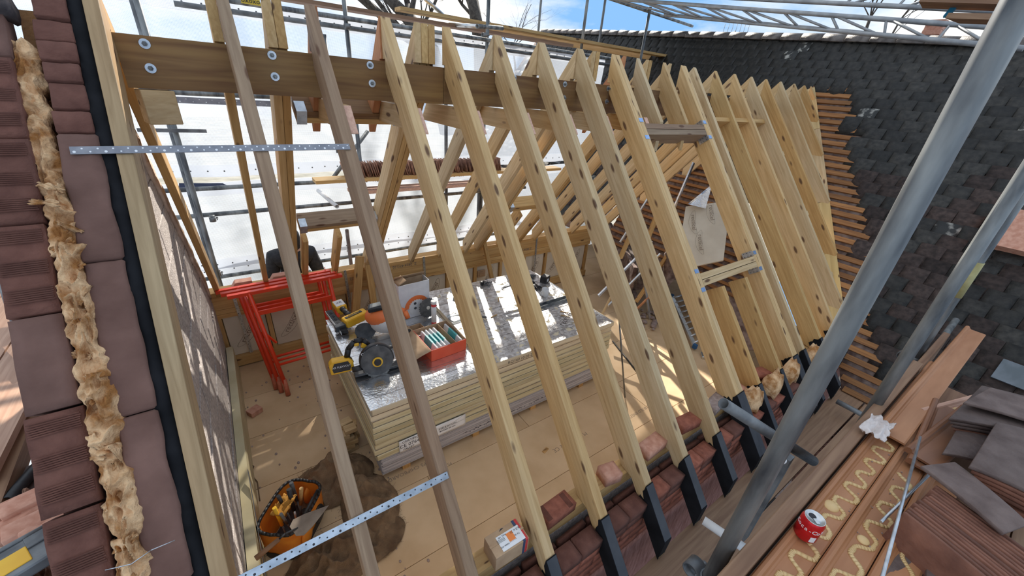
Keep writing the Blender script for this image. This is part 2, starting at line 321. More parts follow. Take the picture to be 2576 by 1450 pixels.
# ================================================================ floor, walls
FZ = -3.36
def clip(poly, a, b, c):       # keep a*x+b*y<=c
    out = []
    for i in range(len(poly)):
        p, q = poly[i], poly[(i + 1) % len(poly)]; fp = a * p[0] + b * p[1] - c; fq = a * q[0] + b * q[1] - c
        if fp <= 0: out.append(p)
        if fp * fq < 0: t = fp / (fp - fq); out.append((p[0] + (q[0] - p[0]) * t, p[1] + (q[1] - p[1]) * t))
    return out
fl = thing('floor', (2.8, 0, FZ), kind='structure', label='chipboard attic floor with pale joints')
r_ = 0; y = -1.79
while y < 2.6:
    x = -.14 - (r_ % 2) * 1.1; y1 = y + .6
    while x < 7.2:
        x1 = min(x + 2.4, 7.2); xa = max(x, -.14)
        m = MB(); m.box(((xa + x1) / 2, (y + y1) / 2, FZ - .011), (x1 - xa - .004, y1 - y - .004, .022)); bevel(m.build('floor_panel', M_chip, fl), .0015)
        x += 2.4
    y = y1; r_ += 1
m = MB(); m.box((3.5, .35, FZ - .06), (7.4, 4.4, .06)); m.build('joist_deck', M_grey, fl)
FX = Matrix.Translation
def flr(px, py): p = on(px, py, 2, FZ); return p
for (s, px, py, sz, an) in (('P5 CHIPBOARD TG4', 1010, 1195, .05, 0), ('M 320 KG/M2 CE', 1435, 1112, .06, 0), ('CE BUILD EN312', 1610, 1035, .05, 0), ('CAB EN BMA', 1860, 935, .07, 1.3), ('P5 DAMP', 1115, 1175, .04, 0)):
    p = flr(px, py) + Vector((0, 0, .0008)); text(s, sz, FX(p) @ Matrix.Rotation(an + PI, 4, 'Z'), M_inkb, fl, depth=.0002)
# screed / dust patches on the floor
m = MB()
for i in range(160):
    p = Vector((random.uniform(-.1, .9), random.uniform(-1.7, 1.5), FZ + .002)); m.ball(p, random.uniform(.004, .013), 3, (1, 1.4, .5))
tag(m.build('floor_debris', M_mortar), 'loose mortar crumbs scattered over the floor by the gable', 'debris', kind='stuff')

# ---- gable wall: inner leaf blocks
gw = thing('wall_left', (-.17, 0, FZ), kind='structure', label='raked gable wall, brick outer leaf and block inner leaf')
GX = -.12; zt = .0
m = MB(); m.prism([(-1.95, -4.2), (1.95, -4.2), (1.95, -2.52), (0, -.06), (-1.95, -2.56)], .085, Matrix.Translation((-.215, 0, 0)) @ frame((0, 1, 0), (0, 0, 1), (1, 0, 0)).to_4x4())
m.build('mortar_core', M_mortar, gw)
row = 0; z = FZ
while z < -.2:
    y = -2.2 + (row % 2) * .22
    while y < 2.1:
        p = [(y + .006, z + .006), (y + .434, z + .006), (y + .434, z + .209), (y + .006, z + .209)]
        for (a, b, c) in ((1.235, 1, -.07), (-1.235, 1, -.07), (0, 1, -.1), (1, 0, 1.8), (-1, 0, 1.8)):
            p = clip(p, a, b, c)
            if len(p) < 3: break
        if len(p) >= 3:
            ar = abs(sum(p[i][0] * p[(i + 1) % len(p)][1] - p[(i + 1) % len(p)][0] * p[i][1] for i in range(len(p)))) / 2
            if ar > .004:
                o = MB().prism(p, .02 + random.uniform(-.004, .004), Matrix.Translation((GX - .02, 0, 0)) @ frame((0, 1, 0), (0, 0, 1), (1, 0, 0)).to_4x4()).build('concrete_block', M_block, gw); bevel(o, .004)
        y += .44
    z += .215; row += 1
# plaster band along the far rake and a broken patch along the near one
def rake(y, off): return Vector((GX, y, -1.235 * abs(y) - off))
m = MB()
m.grid(lambda u, v: rake(-.25 + 2.0 * u, .08 + .2 * v + .05 * noise.noise(Vector((u * 14, v * 3, 1)))) + Vector((.012 + .01 * noise.noise(Vector((u * 30, v * 9, 0))), 0, 0)), 60, 6, .02, (1, 0, 0))
m.build('plaster_band', M_render, gw)
m = MB()
m.grid(lambda u, v: rake(-.3 - 1.4 * u, .12 + .16 * v + .06 * noise.noise(Vector((u * 11, v * 3, 5)))) + Vector((.010 + .01 * noise.noise(Vector((u * 30, v * 9, 3))), 0, 0)), 50, 6, .02, (1, 0, 0))
m.build('plaster_band', M_render, gw)
o = beam('lining_strip', (GX + .035, -1.75, FZ + .17), (GX + .035, 1.72, FZ + .17), .06, .34, (0, 0, 1), M_pir, gw)
# inner leaf top: cut bricks near the ridge, mortar-washed long slabs below
def slopebox(s0, s1, x0, x1, d0, d1, jit=.006, n=1):
    """irregular slab lying in the near slope between s0..s1, x0..x1; top at depth d0"""
    def f(u, v):
        s = s0 + (s1 - s0) * u; x = x0 + (x1 - x0) * v
        e = noise.noise(Vector((s * 9, x * 30, 2))) * jit; e2 = noise.noise(Vector((s * 7, v * 3, 9))) * jit
        return np_(x + (e2 if v in (0, 1) else 0), s, d0 - e)
    m = MB(); m.grid(f, max(2, int((s1 - s0) / .03)), 4, d1 - d0, NN); return m
s = -.12
for i in range(9):
    L = [.085, .10, .07, .10, .09, .085, .08, .11, .09][i]
    bevel(slopebox(s, s + L, -.222 + random.uniform(-.006, .006), -.118, random.uniform(-.004, .006), .07).build('brick', M_brickp, gw), .004); s += L + (.012 if i % 2 else .006)
s0 = s
for L in (.52, .58, .60, .62, .5):
    bevel(slopebox(s, s + L, -.228, -.112, 0, .06, .012).build('mortar_slab', M_brickm, gw), .008); s += L + .004
# outer leaf: ribbed bricks laid to the rake
s = .12; i = 0
while s < 3.0:
    L = .325; x0 = -.43 + random.uniform(-.008, .004); x1 = -.30 + random.uniform(-.005, .005)
    slopebox(s, s + L, x0, x1, .004, .09, .007).build('brick', M_brickp if i % 4 else M_brickm, gw)
    rb = MB()                                          # wire-cut combing across the brick
    for b0 in (.02, .135, .235):
        for q in range(7):
            rb.box(np_((x0 + x1) / 2 + random.uniform(-.002, .002), s + b0 + q * .0075, -.002), ((x1 - x0) * .9, .003, .004), None)
    if i % 4: rb.build('combing', M_brickp, gw)
    s += L + .010; i += 1
m = MB(); m.prism([(-2.0, -4.2), (-.18, -4.2), (-.18, -.33), (-2.0, -2.68)], .11, Matrix.Translation((-.42, 0, 0)) @ frame((0, 1, 0), (0, 0, 1), (1, 0, 0)).to_4x4())
m.build('brick_core', M_brickp, gw)
# dark mortar ridge on the outer leaf's top end
m = MB(); m.grid(lambda u, v: np_(-.36 + .09 * v + .02 * noise.noise(Vector((u * 8, v, 3))), -.35 + .62 * u, -.02 - .03 * noise.noise(Vector((u * 12, v * 5, 0)))), 20, 6, .07, NN)
m.build('mortar_crust', mk('dark_mortar', (.05, .04, .04), (.13, .10, .09), 20, .95, bump=.8), gw)
# damp-proof gap between inner leaf and first rafter
m = MB(); m.grid(lambda u, v: np_(-.118 + .045 * v + .004 * noise.noise(Vector((u * 60, 0, 0))), -.2 + 3.4 * u, .012 + .008 * noise.noise(Vector((u * 90, v, 0)))), 120, 2, .1, NN)
m.build('cavity_closer', M_dpm, gw)
# glass wool in the cavity
def wool(s0, s1, x0, x1, d, amp, seed, mt, name='glass_wool'):
    """crumpled quilt: warped ridged noise gives folds, fine noise the fibre clumps"""
    def f(u, v):
        s = s0 + (s1 - s0) * u; x = x0 + (x1 - x0) * v
        w = noise.noise_vector(Vector((s * 7, x * 18, seed))) * .55
        q = 1 - abs(noise.noise(Vector((s * 13, x * 30, seed)) + w * 2.2)) * 2.2
        q2 = 1 - abs(noise.noise(Vector((s * 33, x * 60, seed + 5)) + w * 3)) * 2
        b = max(0, math.sin(PI * v)) ** .5
        ed = noise.noise(Vector((s * 14, seed, v * 1.5))) * .03 * abs(v - .5) * 2 + noise.noise(Vector((s * 60, seed, v * 3))) * .007 * abs(v - .5) * 2
        return np_(x + ed + w.x * .012 * b, s + w.y * .014 * b, d - b * (amp * (.35 + .75 * max(-.3, q)) + .010 * q2) - noise.noise(Vector((s * 130, x * 160, 1))) * .003)
    m = MB(); m.grid(f, int((s1 - s0) / .005), 30, .04, NN); return m.build(name, mt, gw)
wool(.36, .98, -.315, -.238, .05, .03, 3, M_wool)
wool(.98, 1.25, -.302, -.220, .03, .045, 8, M_wool); wool(1.22, 1.5, -.300, -.212, .02, .055, 12, M_wool)
wool(1.46, 1.72, -.298, -.212, .025, .05, 15, M_wool); wool(1.70, 1.98, -.295, -.212, .02, .06, 17, M_wool); wool(1.95, 2.3, -.296, -.212, .02, .055, 19, M_wool)
wool(2.26, 2.6, -.298, -.214, .02, .055, 25, M_wool); wool(2.56, 2.95, -.300, -.212, .02, .055, 31, M_wool)
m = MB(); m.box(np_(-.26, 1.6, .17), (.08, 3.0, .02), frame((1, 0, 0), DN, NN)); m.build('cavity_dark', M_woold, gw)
for i in range(26):                                    # torn shreds curling out of the quilt
    s = 1.0 + 1.85 * i / 26 + random.uniform(-.02, .02); c = np_(random.uniform(-.285, -.23), s, random.uniform(-.03, .0)); a = random.uniform(0, 6.28); w_, l_ = random.uniform(.012, .024), random.uniform(.04, .08)
    ax = Vector((1, 0, 0)) * math.cos(a) + DN * math.sin(a); bx = Vector((1, 0, 0)) * -math.sin(a) + DN * math.cos(a)
    m = MB(); m.grid(lambda u, v: c + ax * (u - .5) * l_ * (1 + .3 * noise.noise(Vector((v * 4, i, 0)))) + bx * (v - .5) * w_ * (1.2 + .9 * noise.noise(Vector((u * 3, i, 4)))) + NN * (.016 * math.sin(u * 3 + i) + .012 * noise.noise(Vector((u * 5, v * 5, i)))), 14, 8, .006, NN); m.build('wool_shred', M_wool, gw)
# wall tie wire sticking out over the cavity
m = MB(); m.path([on(265, 1435, 2, -1.72), on(330, 1420, 2, -1.71), on(380, 1385, 2, -1.71), on(440, 1360, 2, -1.72)], .0016, 5)
tag(m.build('wire_tie', M_strap), 'thin bent wire tie lying across the wool-filled cavity', 'wire')

# ---- far wall (knee wall under the far plate)
fw = thing('wall_back', (2.6, 1.85, FZ), kind='structure', label='timber framed knee wall under the far eave')
XL, XR = -.14, 5.35
beam('top_plate', (XL, 1.875, -2.432), (XR, 1.875, -2.432), .15, .045, (0, 0, 1), M_gly, fw)
beam('header', (XL, 1.825, -2.53), (XR, 1.825, -2.53), .05, .148, (0, 0, 1), M_gly, fw)
beam('rail', (XL, 1.83, -2.633), (XR, 1.83, -2.633), .06, .052, (0, 0, 1), M_pine2, fw)
beam('rail', (XL, 1.83, -2.686), (XR, 1.83, -2.686), .06, .048, (0, 0, 1), M_pine2, fw)
beam('sole_plate', (XL, 1.83, -3.28), (XR, 1.83, -3.28), .07, .12, (0, 0, 1), M_pine2, fw)
st = [-.11, .33, .75, 1.2, 1.65, 2.1, 2.55, 3.0, 3.45, 3.9, 4.35, 4.8, 5.3]
for x in st: beam('stud', (x, 1.835, -3.22), (x, 1.835, -2.71), .06, .045, (1, 0, 0), M_pine2, fw)
for a, b in zip(st[:-1], st[1:]):
    cx = (a + b) / 2; w = b - a - .06
    if abs(a - .75) < .01: mt = M_ply
    else: mt = M_kraft
    m = MB(); m.box((cx, 1.855, -2.965), (w, .03, .5)); o = m.build('insulation_panel', mt, fw)
    if mt is M_kraft:
        Mt = Matrix.Translation((cx, 1.837, -2.96)) @ frame((1, 0, 0), (0, 0, 1), (0, -1, 0)).to_4x4() @ Matrix.Rotation(math.radians(57), 4, 'Z')
        text('recticel', .088, Mt, M_inkb, fw, depth=.0004)
        lp = MB(); q = []
        for k in range(40):
            t = 2 * PI * k / 39; q.append(Mt @ Vector((.20 * math.cos(t), .045 * math.sin(t) + .02 * math.cos(2 * t), .0003)))
        lp.path(q, .0014, 4); lp.build('print_loop', M_inkb, fw)
m = MB(); m.box((XL + 2.745, 1.95, -3.0), (5.5, .1, 1.1)); m.build('sheathing', M_ply, fw)
m = MB(); m.box((1.10, 1.81, -2.87), (.11, .04, .10)); m.box((1.10, 1.788, -2.87), (.075, .01, .065)); bevel(m.build('socket_box', M_galv, fw), .002)
m = MB(); m.box((3.1, 1.81, -2.84), (.13, .03, .10)); m.box((3.1, 1.79, -2.84), (.08, .01, .06)); bevel(m.build('socket_box', M_card, fw), .002)
for (s, px, py) in (('Z  2824 47/2.02', 1018, 668), ('Z 2824 72.02', 1320, 628), ('CE 02', 893, 700)):
    p = on(px, py, 1, 1.797); text(s, .05, FX(p) @ frame((1, 0, 0), (0, 0, 1), (0, -1, 0)).to_4x4() @ Matrix.Rotation(PI, 4, 'Z'), M_inkg, fw, depth=.0004)
# vertical perforated holding-down straps
def strapgeo(L, w, n, t=.0022, big=.0032):
    """flat strap along X with punched holes (two staggered rows)"""
    bm = bmesh.new(); me = None
    m = MB(); m.box((0, 0, 0), (L, w, t)); 
    h = MB()
    for i in range(n):
        x = -L / 2 + L * (i + .5) / n; y = w * (.2 if i % 2 else -.2)
        h.tube((x, y, -t * .5 - .0004), (x, y, t * .5 + .0004), big if i % 4 else big * 1.5, 10)
    return m, h
def strap(p0, p1, w, up, n, name, label, mt, hm, cat='strap', group=None, parent=None):
    p0, p1 = Vector(p0), Vector(p1); x = (p1 - p0).normalized(); z = Vector(up); y = z.cross(x).normalized(); z = x.cross(y)
    Mw = Matrix.Translation((p0 + p1) / 2) @ frame(x, y, z).to_4x4(); a, h = strapgeo((p1 - p0).length, w, n)
    if parent is None:
        t = thing(name, (p0 + p1) / 2, label, cat, group)
        l = wmx(t).inverted() @ Mw
        a.build('band', mt, t, world=False, M=l); tag(h.build('nail_holes', hm, t, world=False, M=l), kind='stuff'); return t
    l = wmx(parent).inverted() @ Mw; b = a.build(name, mt, parent, world=False, M=l); h.build('nail_holes', hm, b, world=False, M=Matrix.Identity(4)); return b
i = 0
for x, lb in ((.07, 'perforated steel strap on the knee wall behind the red trestle legs'), (1.19, 'perforated steel strap on the knee wall right of the trestle tops'), (2.19, 'perforated steel strap on the knee wall behind the white carton'), (4.1, 'perforated steel strap on the knee wall behind the gloves')):
    strap((x, 1.793, -2.40), (x + .02, 1.793, -3.2), .03, (0, -1, 0), 24, 'wall_strap', lb, M_strap, M_ink, group='vertical wall straps')

# ---- right end of the attic: dark block stub wall and its sole timber
rw = thing('wall_right', (5.9, .9, FZ), kind='structure', label='dark block end wall of the attic')
a, b = Vector((6.35, 2.2, FZ)), Vector((4.98, .42, FZ)); dx = (b - a).normalized(); nx = Vector((0, 0, 1)).cross(dx)
row = 0
m = MB(); m.bar((a + b) / 2 + Vector((0, 0, .4)) - dx * 1.1 - nx * .06, (a + b) / 2 + Vector((0, 0, .4)) + dx * 1.1 - nx * .06, .06, .8); m.build('wall_core', M_felt, rw)
for zz in range(4):
    t = -.0 + (zz % 2) * .22
    while t < 2.1:
        m = MB(); m.bar(a + dx * t + Vector((0, 0, .105 + zz * .21)), a + dx * (t + .43) + Vector((0, 0, .105 + zz * .21)), .06, .2); bevel(m.build('concrete_block', mk('dark_block', (.06, .045, .04), (.13, .10, .085), 30, .95, bump=.5) if 'sb' not in MESH else MESH['sb'], rw), .004)  # blocks in a dark brown-grey tone
        MESH['sb'] = bpy.data.materials['dark_block']; t += .44
m = MB(); m.bar(a + Vector((0, 0, .03)) - nx * .0 + Vector((-.05, -.02, 0)), b + Vector((-.05, -.02, .03)), .05, .06); m.build('sole_timber', M_pine2, rw)

# ---- near wall: inner plate, cavity, outer brick leaf
nw = thing('wall_front', (2.6, -1.95, -3.9), kind='structure', label='near eave wall, timber plate inside and red brick outer leaf')
beam('wall_plate', (-.1, -1.803, -2.545), (5.6, -1.803, -2.545), .10, .10, (0, 0, 1), M_gly, nw)
m = MB(); m.box((2.75, -1.803, -3.01), (5.7, .1, .82)); m.build('inner_leaf', M_block, nw)
BK = (.215, .1025, .065)
def brickfn():
    m = MB(); m.grid(lambda u, v: Vector(((u - .5) * BK[0], (v - .5) * BK[1], BK[2] / 2)) + Vector((noise.noise(Vector((u * 4, v * 3, 0))), noise.noise(Vector((u * 5, v * 3, 7))), noise.noise(Vector((u * 7, v * 5, 3))) * .6)) * .004, 5, 3, BK[2], (0, 0, 1)); return m
for kk, mt in enumerate((M_brick, M_brickp, M_brickl)): unit('brickmesh%d' % kk, brickfn, mt)
for r in range(2, 14):
    x = .1 + (r % 2) * .113; zz = -2.600 - r * .075
    while x < 5.9:
        if x > .6 or r < 2:
            j = random.uniform(-.003, .003)
            put('brick', MESH['brickmesh0'] if (r or random.random() < .4) else MESH['brickmesh1'], Matrix.Translation((x, -1.994 + j, zz + random.uniform(-.002, .002))) @ Matrix.Rotation(random.uniform(-.012, .012), 4, 'Z'), nw)
        x += .226
tails = [.431, .827, 1.24, 1.64, 2.04, 2.44, 2.84, 3.262, 3.56, 3.95, 4.265, 4.46, 4.86, 5.26]
for a, b in zip([.0] + tails, tails + [5.9]):             # bricks cut in between the rafter tails
    if a == 3.262: a = 3.28
    g = b - a - .07; nb = max(1, round(g / .17)); 
    if g < .05: continue
    for r in range(2):
        for q in range(nb):
            bw = g / nb; put('brick', MESH['brickmesh%d' % (0 if random.random() < .5 else 1)], Matrix.Translation((a + .035 + bw * (q + .5), -1.994 + random.uniform(-.004, .004), -2.600 - r * .075 + random.uniform(-.003, .003))) @ Matrix.Rotation(random.uniform(-.02, .02), 4, 'Z') @ Matrix.Diagonal(((bw - .009) / .215, 1, 1, 1)), nw)
m = MB(); m.box((2.9, -1.99, -3.13), (6.0, .085, 1.0)); m.build('mortar_bed', M_mortar, nw)
# bricks seen in the cavity, on edge behind the outer leaf
for i in range(22):
    put('brick', MESH['brickmesh1'], Matrix.Translation((.3 + i * .24, -1.90, -2.66)) @ Matrix.Rotation(random.uniform(-.1, .1), 4, 'Z') @ Matrix.Rotation(PI / 2, 4, 'X') @ Matrix.Scale(.5, 4, (0, 0, 1)), nw)
# mortar-smeared lower face course (wide flat flaunching below)
m = MB(); m.grid(lambda u, v: Vector((.4 + 5.4 * u, -2.050 - .02 * v - .004 * noise.noise(Vector((u * 90, v * 5, 0))), -2.92 - .62 * v)), 120, 10, .01, (0, -1, 0)); m.build('mortar_smear', mk('smeared_brick', (.22, .085, .06), (.38, .18, .14), 5, .9, bump=.35, stretch=(9, 1, 2.2), lo=.3, hi=.7), nw)

# ---- soffit / lower boards outside the eave
for i, (y0, lb) in enumerate(((-2.30, 'inner dirty scaffold board along the brick wall foot, by the pole base'), (-2.54, 'outer dirty scaffold board passing behind the pole base'))):
    t = tag(beam('scaffold_board', (-.2, y0, -2.95), (5.2, y0, -2.95), .225, .038, (0, 0, 1), M_board), lb, 'board', 'lower scaffold boards')
# dark garden / lower ground outside the near eave
m = MB(); m.grid(lambda u, v: Vector((-6 + 22 * u, -12 + 11.5 * v, -5.6 + .1 * noise.noise(Vector((u * 20, v * 12, 0))))), 30, 20); tag(m.build('ground_near', mk('dark_ground', (.02, .018, .016), (.05, .045, .04), 4, .95)), 'dark ground far below the near eave', 'ground', kind='structure')
m = MB(); m.grid(lambda u, v: Vector((-30 + 90 * u, 2.5 + 60 * v, -6.4 + .2 * noise.noise(Vector((u * 20, v * 12, 0))))), 30, 20); tag(m.build('ground_far', mk('pale_ground', (.20, .19, .15), (.34, .32, .27), 1, .95)), 'pale ground beyond the far scaffold', 'ground', kind='structure')

# ================================================================ new roof timbers
def prof_near(D, s0, s1, notch=True, topcut='ridge'):
    P = []
    def sd(y, z): return (-CA * y - SA * z, SA * y - CA * z)
    if s0 <= 0:
        P.append((0, 0)); P.append((s1, 0))
        if s1 >= 3.4: P += [(s1 + .105 * SA / CA, .105), (3.13, .105), (3.06, D)]
        else: P.append((s1 + D * SA / CA, D))
        P.append(((.036 + SA * D) / CA, D)); P.append(sd(-.036, -.222)); P.append(sd(0, -.222))
    else: P = [(s0, 0), (s1, 0)] + ([(s1 + .105 * SA / CA, .105), (3.13, .105), (3.06, D)] if s1 >= 3.4 else [(s1 + D * SA / CA, D)]) + [(s0, D)]
    return [(s, -d) for s, d in P]
def rafter(x, w, s0, s1, side=-1, mat=None, name='rafter', D=.16, black=None, knot=None, parent=None):
    P = prof_near(D, s0, s1) if D else None
    dd, nn, yy = (DN, NN, Vector((1, 0, 0))) if side < 0 else (DF, NF, Vector((-1, 0, 0)))
    Mo = Matrix.Translation(Vector((x + w / 2, 0, 0)) + dd * ((s0 + s1) / 2)) @ frame(dd, yy, nn).to_4x4()
    sm = (s0 + s1) / 2
    m = MB(); m.prism([(a - sm, b) for a, b in P], w, frame((1, 0, 0), (0, 0, 1), (0, -1, 0)).to_4x4()); m.v = [p + Vector((0, w / 2, 0)) for p in m.v]
    if parent is None and black is not None:
        t = thing(name, Vector((x + w / 2, 0, 0)) + dd * s1, *[None] * 2)
        o = m.build('timber', mat, t, world=False, M=wmx(t).inverted() @ Mo); bevel(o, .002)
        e = .004; sb = black
        jag = [(max(sb, 3.0) + random.uniform(-.012, .012) + (.10 if sb > 3.1 else .02) * k / 6, -.107 * k / 6) for k in range(7)]
        if random.random() < .4: jag[3] = (jag[3][0] + .05, jag[3][1])
        poly = [(sb - .0, e)] + jag[1:] + [(jag[-1][0], -.107 - e), (s1 + .107 * SA / CA + e, -.107 - e), (s1 + e, e)]
        q = MB(); q.prism([(a - sm, b) for a, b in poly], w + 2 * e, frame((1, 0, 0), (0, 0, 1), (0, -1, 0)).to_4x4()); q.v = [p + Vector((0, w / 2 + e, 0)) for p in q.v]
        ob = q.build('black_wrap', M_dpm, t, world=False, M=wmx(t).inverted() @ Mo)
        q = MB(); q.box(((sb + s1) / 2 - sm, 0, e + .001), (s1 - sb - .012, w + .003, .003)); q.build('wrap_edge', M_bitedge, ob, world=False, M=Matrix.Identity(4))
        return t
    o = m.build(name, mat, parent, world=False, M=(wmx(parent).inverted() @ Mo) if parent is not None else Mo); bevel(o, .002); return o
VX0 = 7.527
near = [(-.07, .052, M_pined, 3.52), (.405, .052, M_pineg, 3.52), (.80, .055, M_pineg, 3.52)] + [(.4 * k + .01, .06, M_pine, 3.52) for k in range(3, 8)] + [(3.21, .05, M_pine, 3.52), (3.262, .05, M_pine, 3.52), (4.22, .045, M_pine, 3.52), (4.266, .045, M_pine, 3.52), (4.44, .047, M_pine, 3.52), (4.84, .047, M_pine2, 3.52), (5.24, .047, M_pine, 3.3)]
nm = ['pale rafter against the brick gable, near slope', 'greyish brown near-slope rafter second from the gable, both straps nailed across it', 'greyish near-slope rafter third from the gable, where both steel straps end',
      'near-slope rafter fourth from the gable, its foot beside the small carton', 'near-slope rafter fifth from the gable, with a dark ringed knot', 'near-slope rafter sixth from the gable, middle of the run before the opening',
      'near-slope rafter seventh from the gable, reddish streak along its edge', 'near-slope rafter eighth from the gable, last single one before the opening', 'left timber of the double rafter on the left side of the near opening', 'right timber of the double rafter on the left side of the near opening',
      'left timber of the double rafter on the right side of the near opening', 'right timber of the double rafter on the right side of the near opening', 'pale rafter just right of the near opening', 'orange rafter second to the right of the near opening', 'pale rafter third to the right of the near opening']
for i, (x, w, mt, s1) in enumerate(near):
    o = rafter(x, w, 0, s1, -1, mt, 'rafter', black=3.17 if x < 3 else 3.02); tag(o, nm[i], 'rafter', 'near slope rafters')
for i, x in enumerate((5.63, 6.0, 6.4, 6.8, 7.12, 7.34)):
    o = rafter(x, .045, 0, max(.12, 1.589 * (VX0 - x) - .12), -1, [M_pine, M_pine2, M_pine, M_pine, M_pine2, M_pine][i], 'jack_rafter')
    tag(o, ['longest', 'second longest', 'third longest', 'third shortest', 'second shortest', 'shortest'][i] + ' jack rafter running down onto the plywood valley board', 'rafter', 'jack rafters of the near valley')
for i, x in enumerate((3.54, 3.93)):
    o = rafter(x, .047, 0, .64, -1, M_pine, 'jack_rafter'); tag(o, ('left', 'right')[i] + ' short rafter between the ridge board and the upper trimmer', 'rafter', 'short rafters at the near opening')
    o = rafter(x, .047, 2.19, 3.52, -1, M_pine2, 'jack_rafter', black=3.05); tag(o, ('left', 'right')[i] + ' short orange brown rafter below the lower trimmer', 'rafter', 'short rafters at the near opening')
# near opening trimmers (double) with joist hangers
def hanger(c, xdir, d, n, mat, parent):
    m = MB(); s = 1 if xdir > 0 else -1
    m.box(c, (.004, .11, .15), frame((1, 0, 0), d, n)); m.box(Vector(c) + Vector((.02 * s, 0, 0)) + n * .078, (.045, .05, .003), frame((1, 0, 0), d, n)); m.box(Vector(c) + Vector((.018 * s, 0, 0)) - n * .0 - d * .05, (.04, .004, .12), frame((1, 0, 0), d, n))
    h = m.build('joist_hanger', mat, parent)
    q = MB()
    for a in (-.03, 0, .03):
        for b in (-.04, 0, .04): q.tube(Vector(c) + d * a + n * b - Vector((.003 * s, 0, 0)), Vector(c) + d * a + n * b + Vector((.003, 0, 0)) * s, .0035, 8)
    q.build('nail_holes', M_ink, h)
for nm_, sa, lb in (('trimmer', .66, 'upper double trimmer closing the near roof opening'), ('trimmer', 2.03, 'lower double trimmer closing the near roof opening')):
    t = thing(nm_, np_(3.76, sa + .07, .15), lb, 'trimmer', 'near opening trimmers')
    for q in (0, 1): beam('timber', np_(3.305, sa + .025 + q * .055, .075), np_(4.215, sa + .025 + q * .055, .075), .05, .15, NN, M_pine if sa > 1 else M_pineg, t)
    for sgn, xx in ((1, 3.31), (-1, 4.212)):
        for q in (-.03, .13):
            m = MB(); m.box(np_(xx - sgn * .035, sa + q + .0, -.002), (.05, .035, .003), frame((1, 0, 0), DN, NN)); m.build('hanger_tab', M_plast, t)
            m = MB(); fr = frame((1, 0, 0), DN, NN); m.box(np_(xx, sa + q, .05), (.003, .05, .10), fr); h = m.build('hanger_plate', M_strap, t)
            m = MB()
            for a in (-.015, .015):
                for b in (.02, .05, .08): m.tube(np_(xx - .003, sa + q + a, b), np_(xx + .003, sa + q + a, b), .004, 8)
            m.build('nail_holes', M_ink, h)

# ridge board in lengths, bolted plates
rb = thing('ridge_board', (3.2, 0, -.45), 'brown double ridge board bolted together under the rafter peaks', 'beam')
for x0, x1 in ((-.02, 1.60), (1.603, 3.20), (3.203, 4.9), (4.903, 6.45)):
    beam('plank', (x0, -.018, -.34 - .004 * x0), (x1, -.018, -.34 - .004 * x1), .034, .222, (0, 0, 1), M_ridge, rb)
    beam('plank', (x0, .018, -.34 - .004 * x0), (x1, .018, -.34 - .004 * x1), .034, .222, (0, 0, 1), M_ridge, rb)
for px, py in ((364, 110), (379, 172), (684, 139), (692, 193), (931, 164), (936, 210), (1293, 196), (1287, 247), (1421, 212), (1419, 247), (1530, 223), (1526, 256)):
    p = on(px, py, 1, -.036); m = MB(); m.tube(p + Vector((0, .001, 0)), p + Vector((0, -.003, 0)), .021, 20); w = m.build('washer', M_strap, rb)
    m = MB(); m.tube(p, p + Vector((0, -.011, 0)), .011, 6); m.tube(p, p + Vector((0, -.024, 0)), .006, 10); m.build('bolt', M_galv, w)
# block under ridge at the gable
m = MB(); m.box((.07, -.03, -.53), (.13, .13, .15), Matrix.Rotation(.25, 3, 'Z')); o = m.build('packing_block', M_pine); bevel(o, .003); tag(o, 'pale timber block packed under the ridge board beside the gable rafter', 'block')

# far rafters
farx = [(-.07, .045, M_pine2), (.36, .045, M_pine2), (.600, .045, M_pine), (.647, .045, M_pine2), (1.42, .045, M_pine), (1.467, .045, M_pine2), (1.515, .045, M_pine2), (2.0, .047, M_pine), (2.4, .047, M_pine), (2.8, .047, M_pine), (2.98, .045, M_pine), (3.03, .045, M_pine2), (3.68, .045, M_pine), (3.73, .045, M_pine2), (4.03, .047, M_pine), (4.44, .047, M_pine), (4.84, .047, M_pine)]
fl_ = ['far-slope rafter against the gable', 'lone narrow far-slope rafter left of the double post-like pair', 'left timber of the double far rafter in front of the person', 'right timber of the double far rafter in front of the person', 'pale left timber of the triple far rafter right of the first far opening', 'middle timber of the triple far rafter right of the first far opening', 'right timber of the triple far rafter right of the first far opening',
       'far-slope rafter first past the triple one', 'far-slope rafter second past the triple one', 'far-slope rafter third past the triple one', 'left timber of the double far rafter left of the second far opening', 'right timber of the double far rafter left of the second far opening', 'left timber of the double far rafter right of the second far opening', 'right timber of the double far rafter right of the second far opening', 'far-slope rafter first past the second far opening', 'far-slope rafter second past the second far opening', 'far-slope rafter third past the second far opening']
for i, (x, w, mt) in enumerate(farx): tag(rafter(x, w, 0, 2.94, 1, mt, 'rafter', D=.145), fl_[i], 'rafter', 'far slope rafters')
for i, (x, s1) in enumerate(((5.24, 2.94), (5.63, 2.9), (6.0, 2.3), (6.4, 1.65), (6.8, 1.0), (7.12, .5))):
    tag(rafter(x, .045, 0, s1, 1, M_pine, 'jack_rafter', D=.145), ['longest', 'second', 'third', 'fourth', 'fifth', 'shortest'][i] + ' far-slope jack rafter dying into the old roof, counted from the left', 'rafter', 'jack rafters of the far valley')
for i, (x, a, b) in enumerate(((.82, 0, .60), (1.2, 0, .60), (3.36, 0, .60))): tag(rafter(x, .047, a, b, 1, M_red, 'jack_rafter', D=.14), ['reddish short far rafter left, between ridge and far upper trimmer', 'reddish short far rafter right, between ridge and far upper trimmer', 'short far rafter above the second far opening'][i], 'rafter', 'short rafters at the far openings')
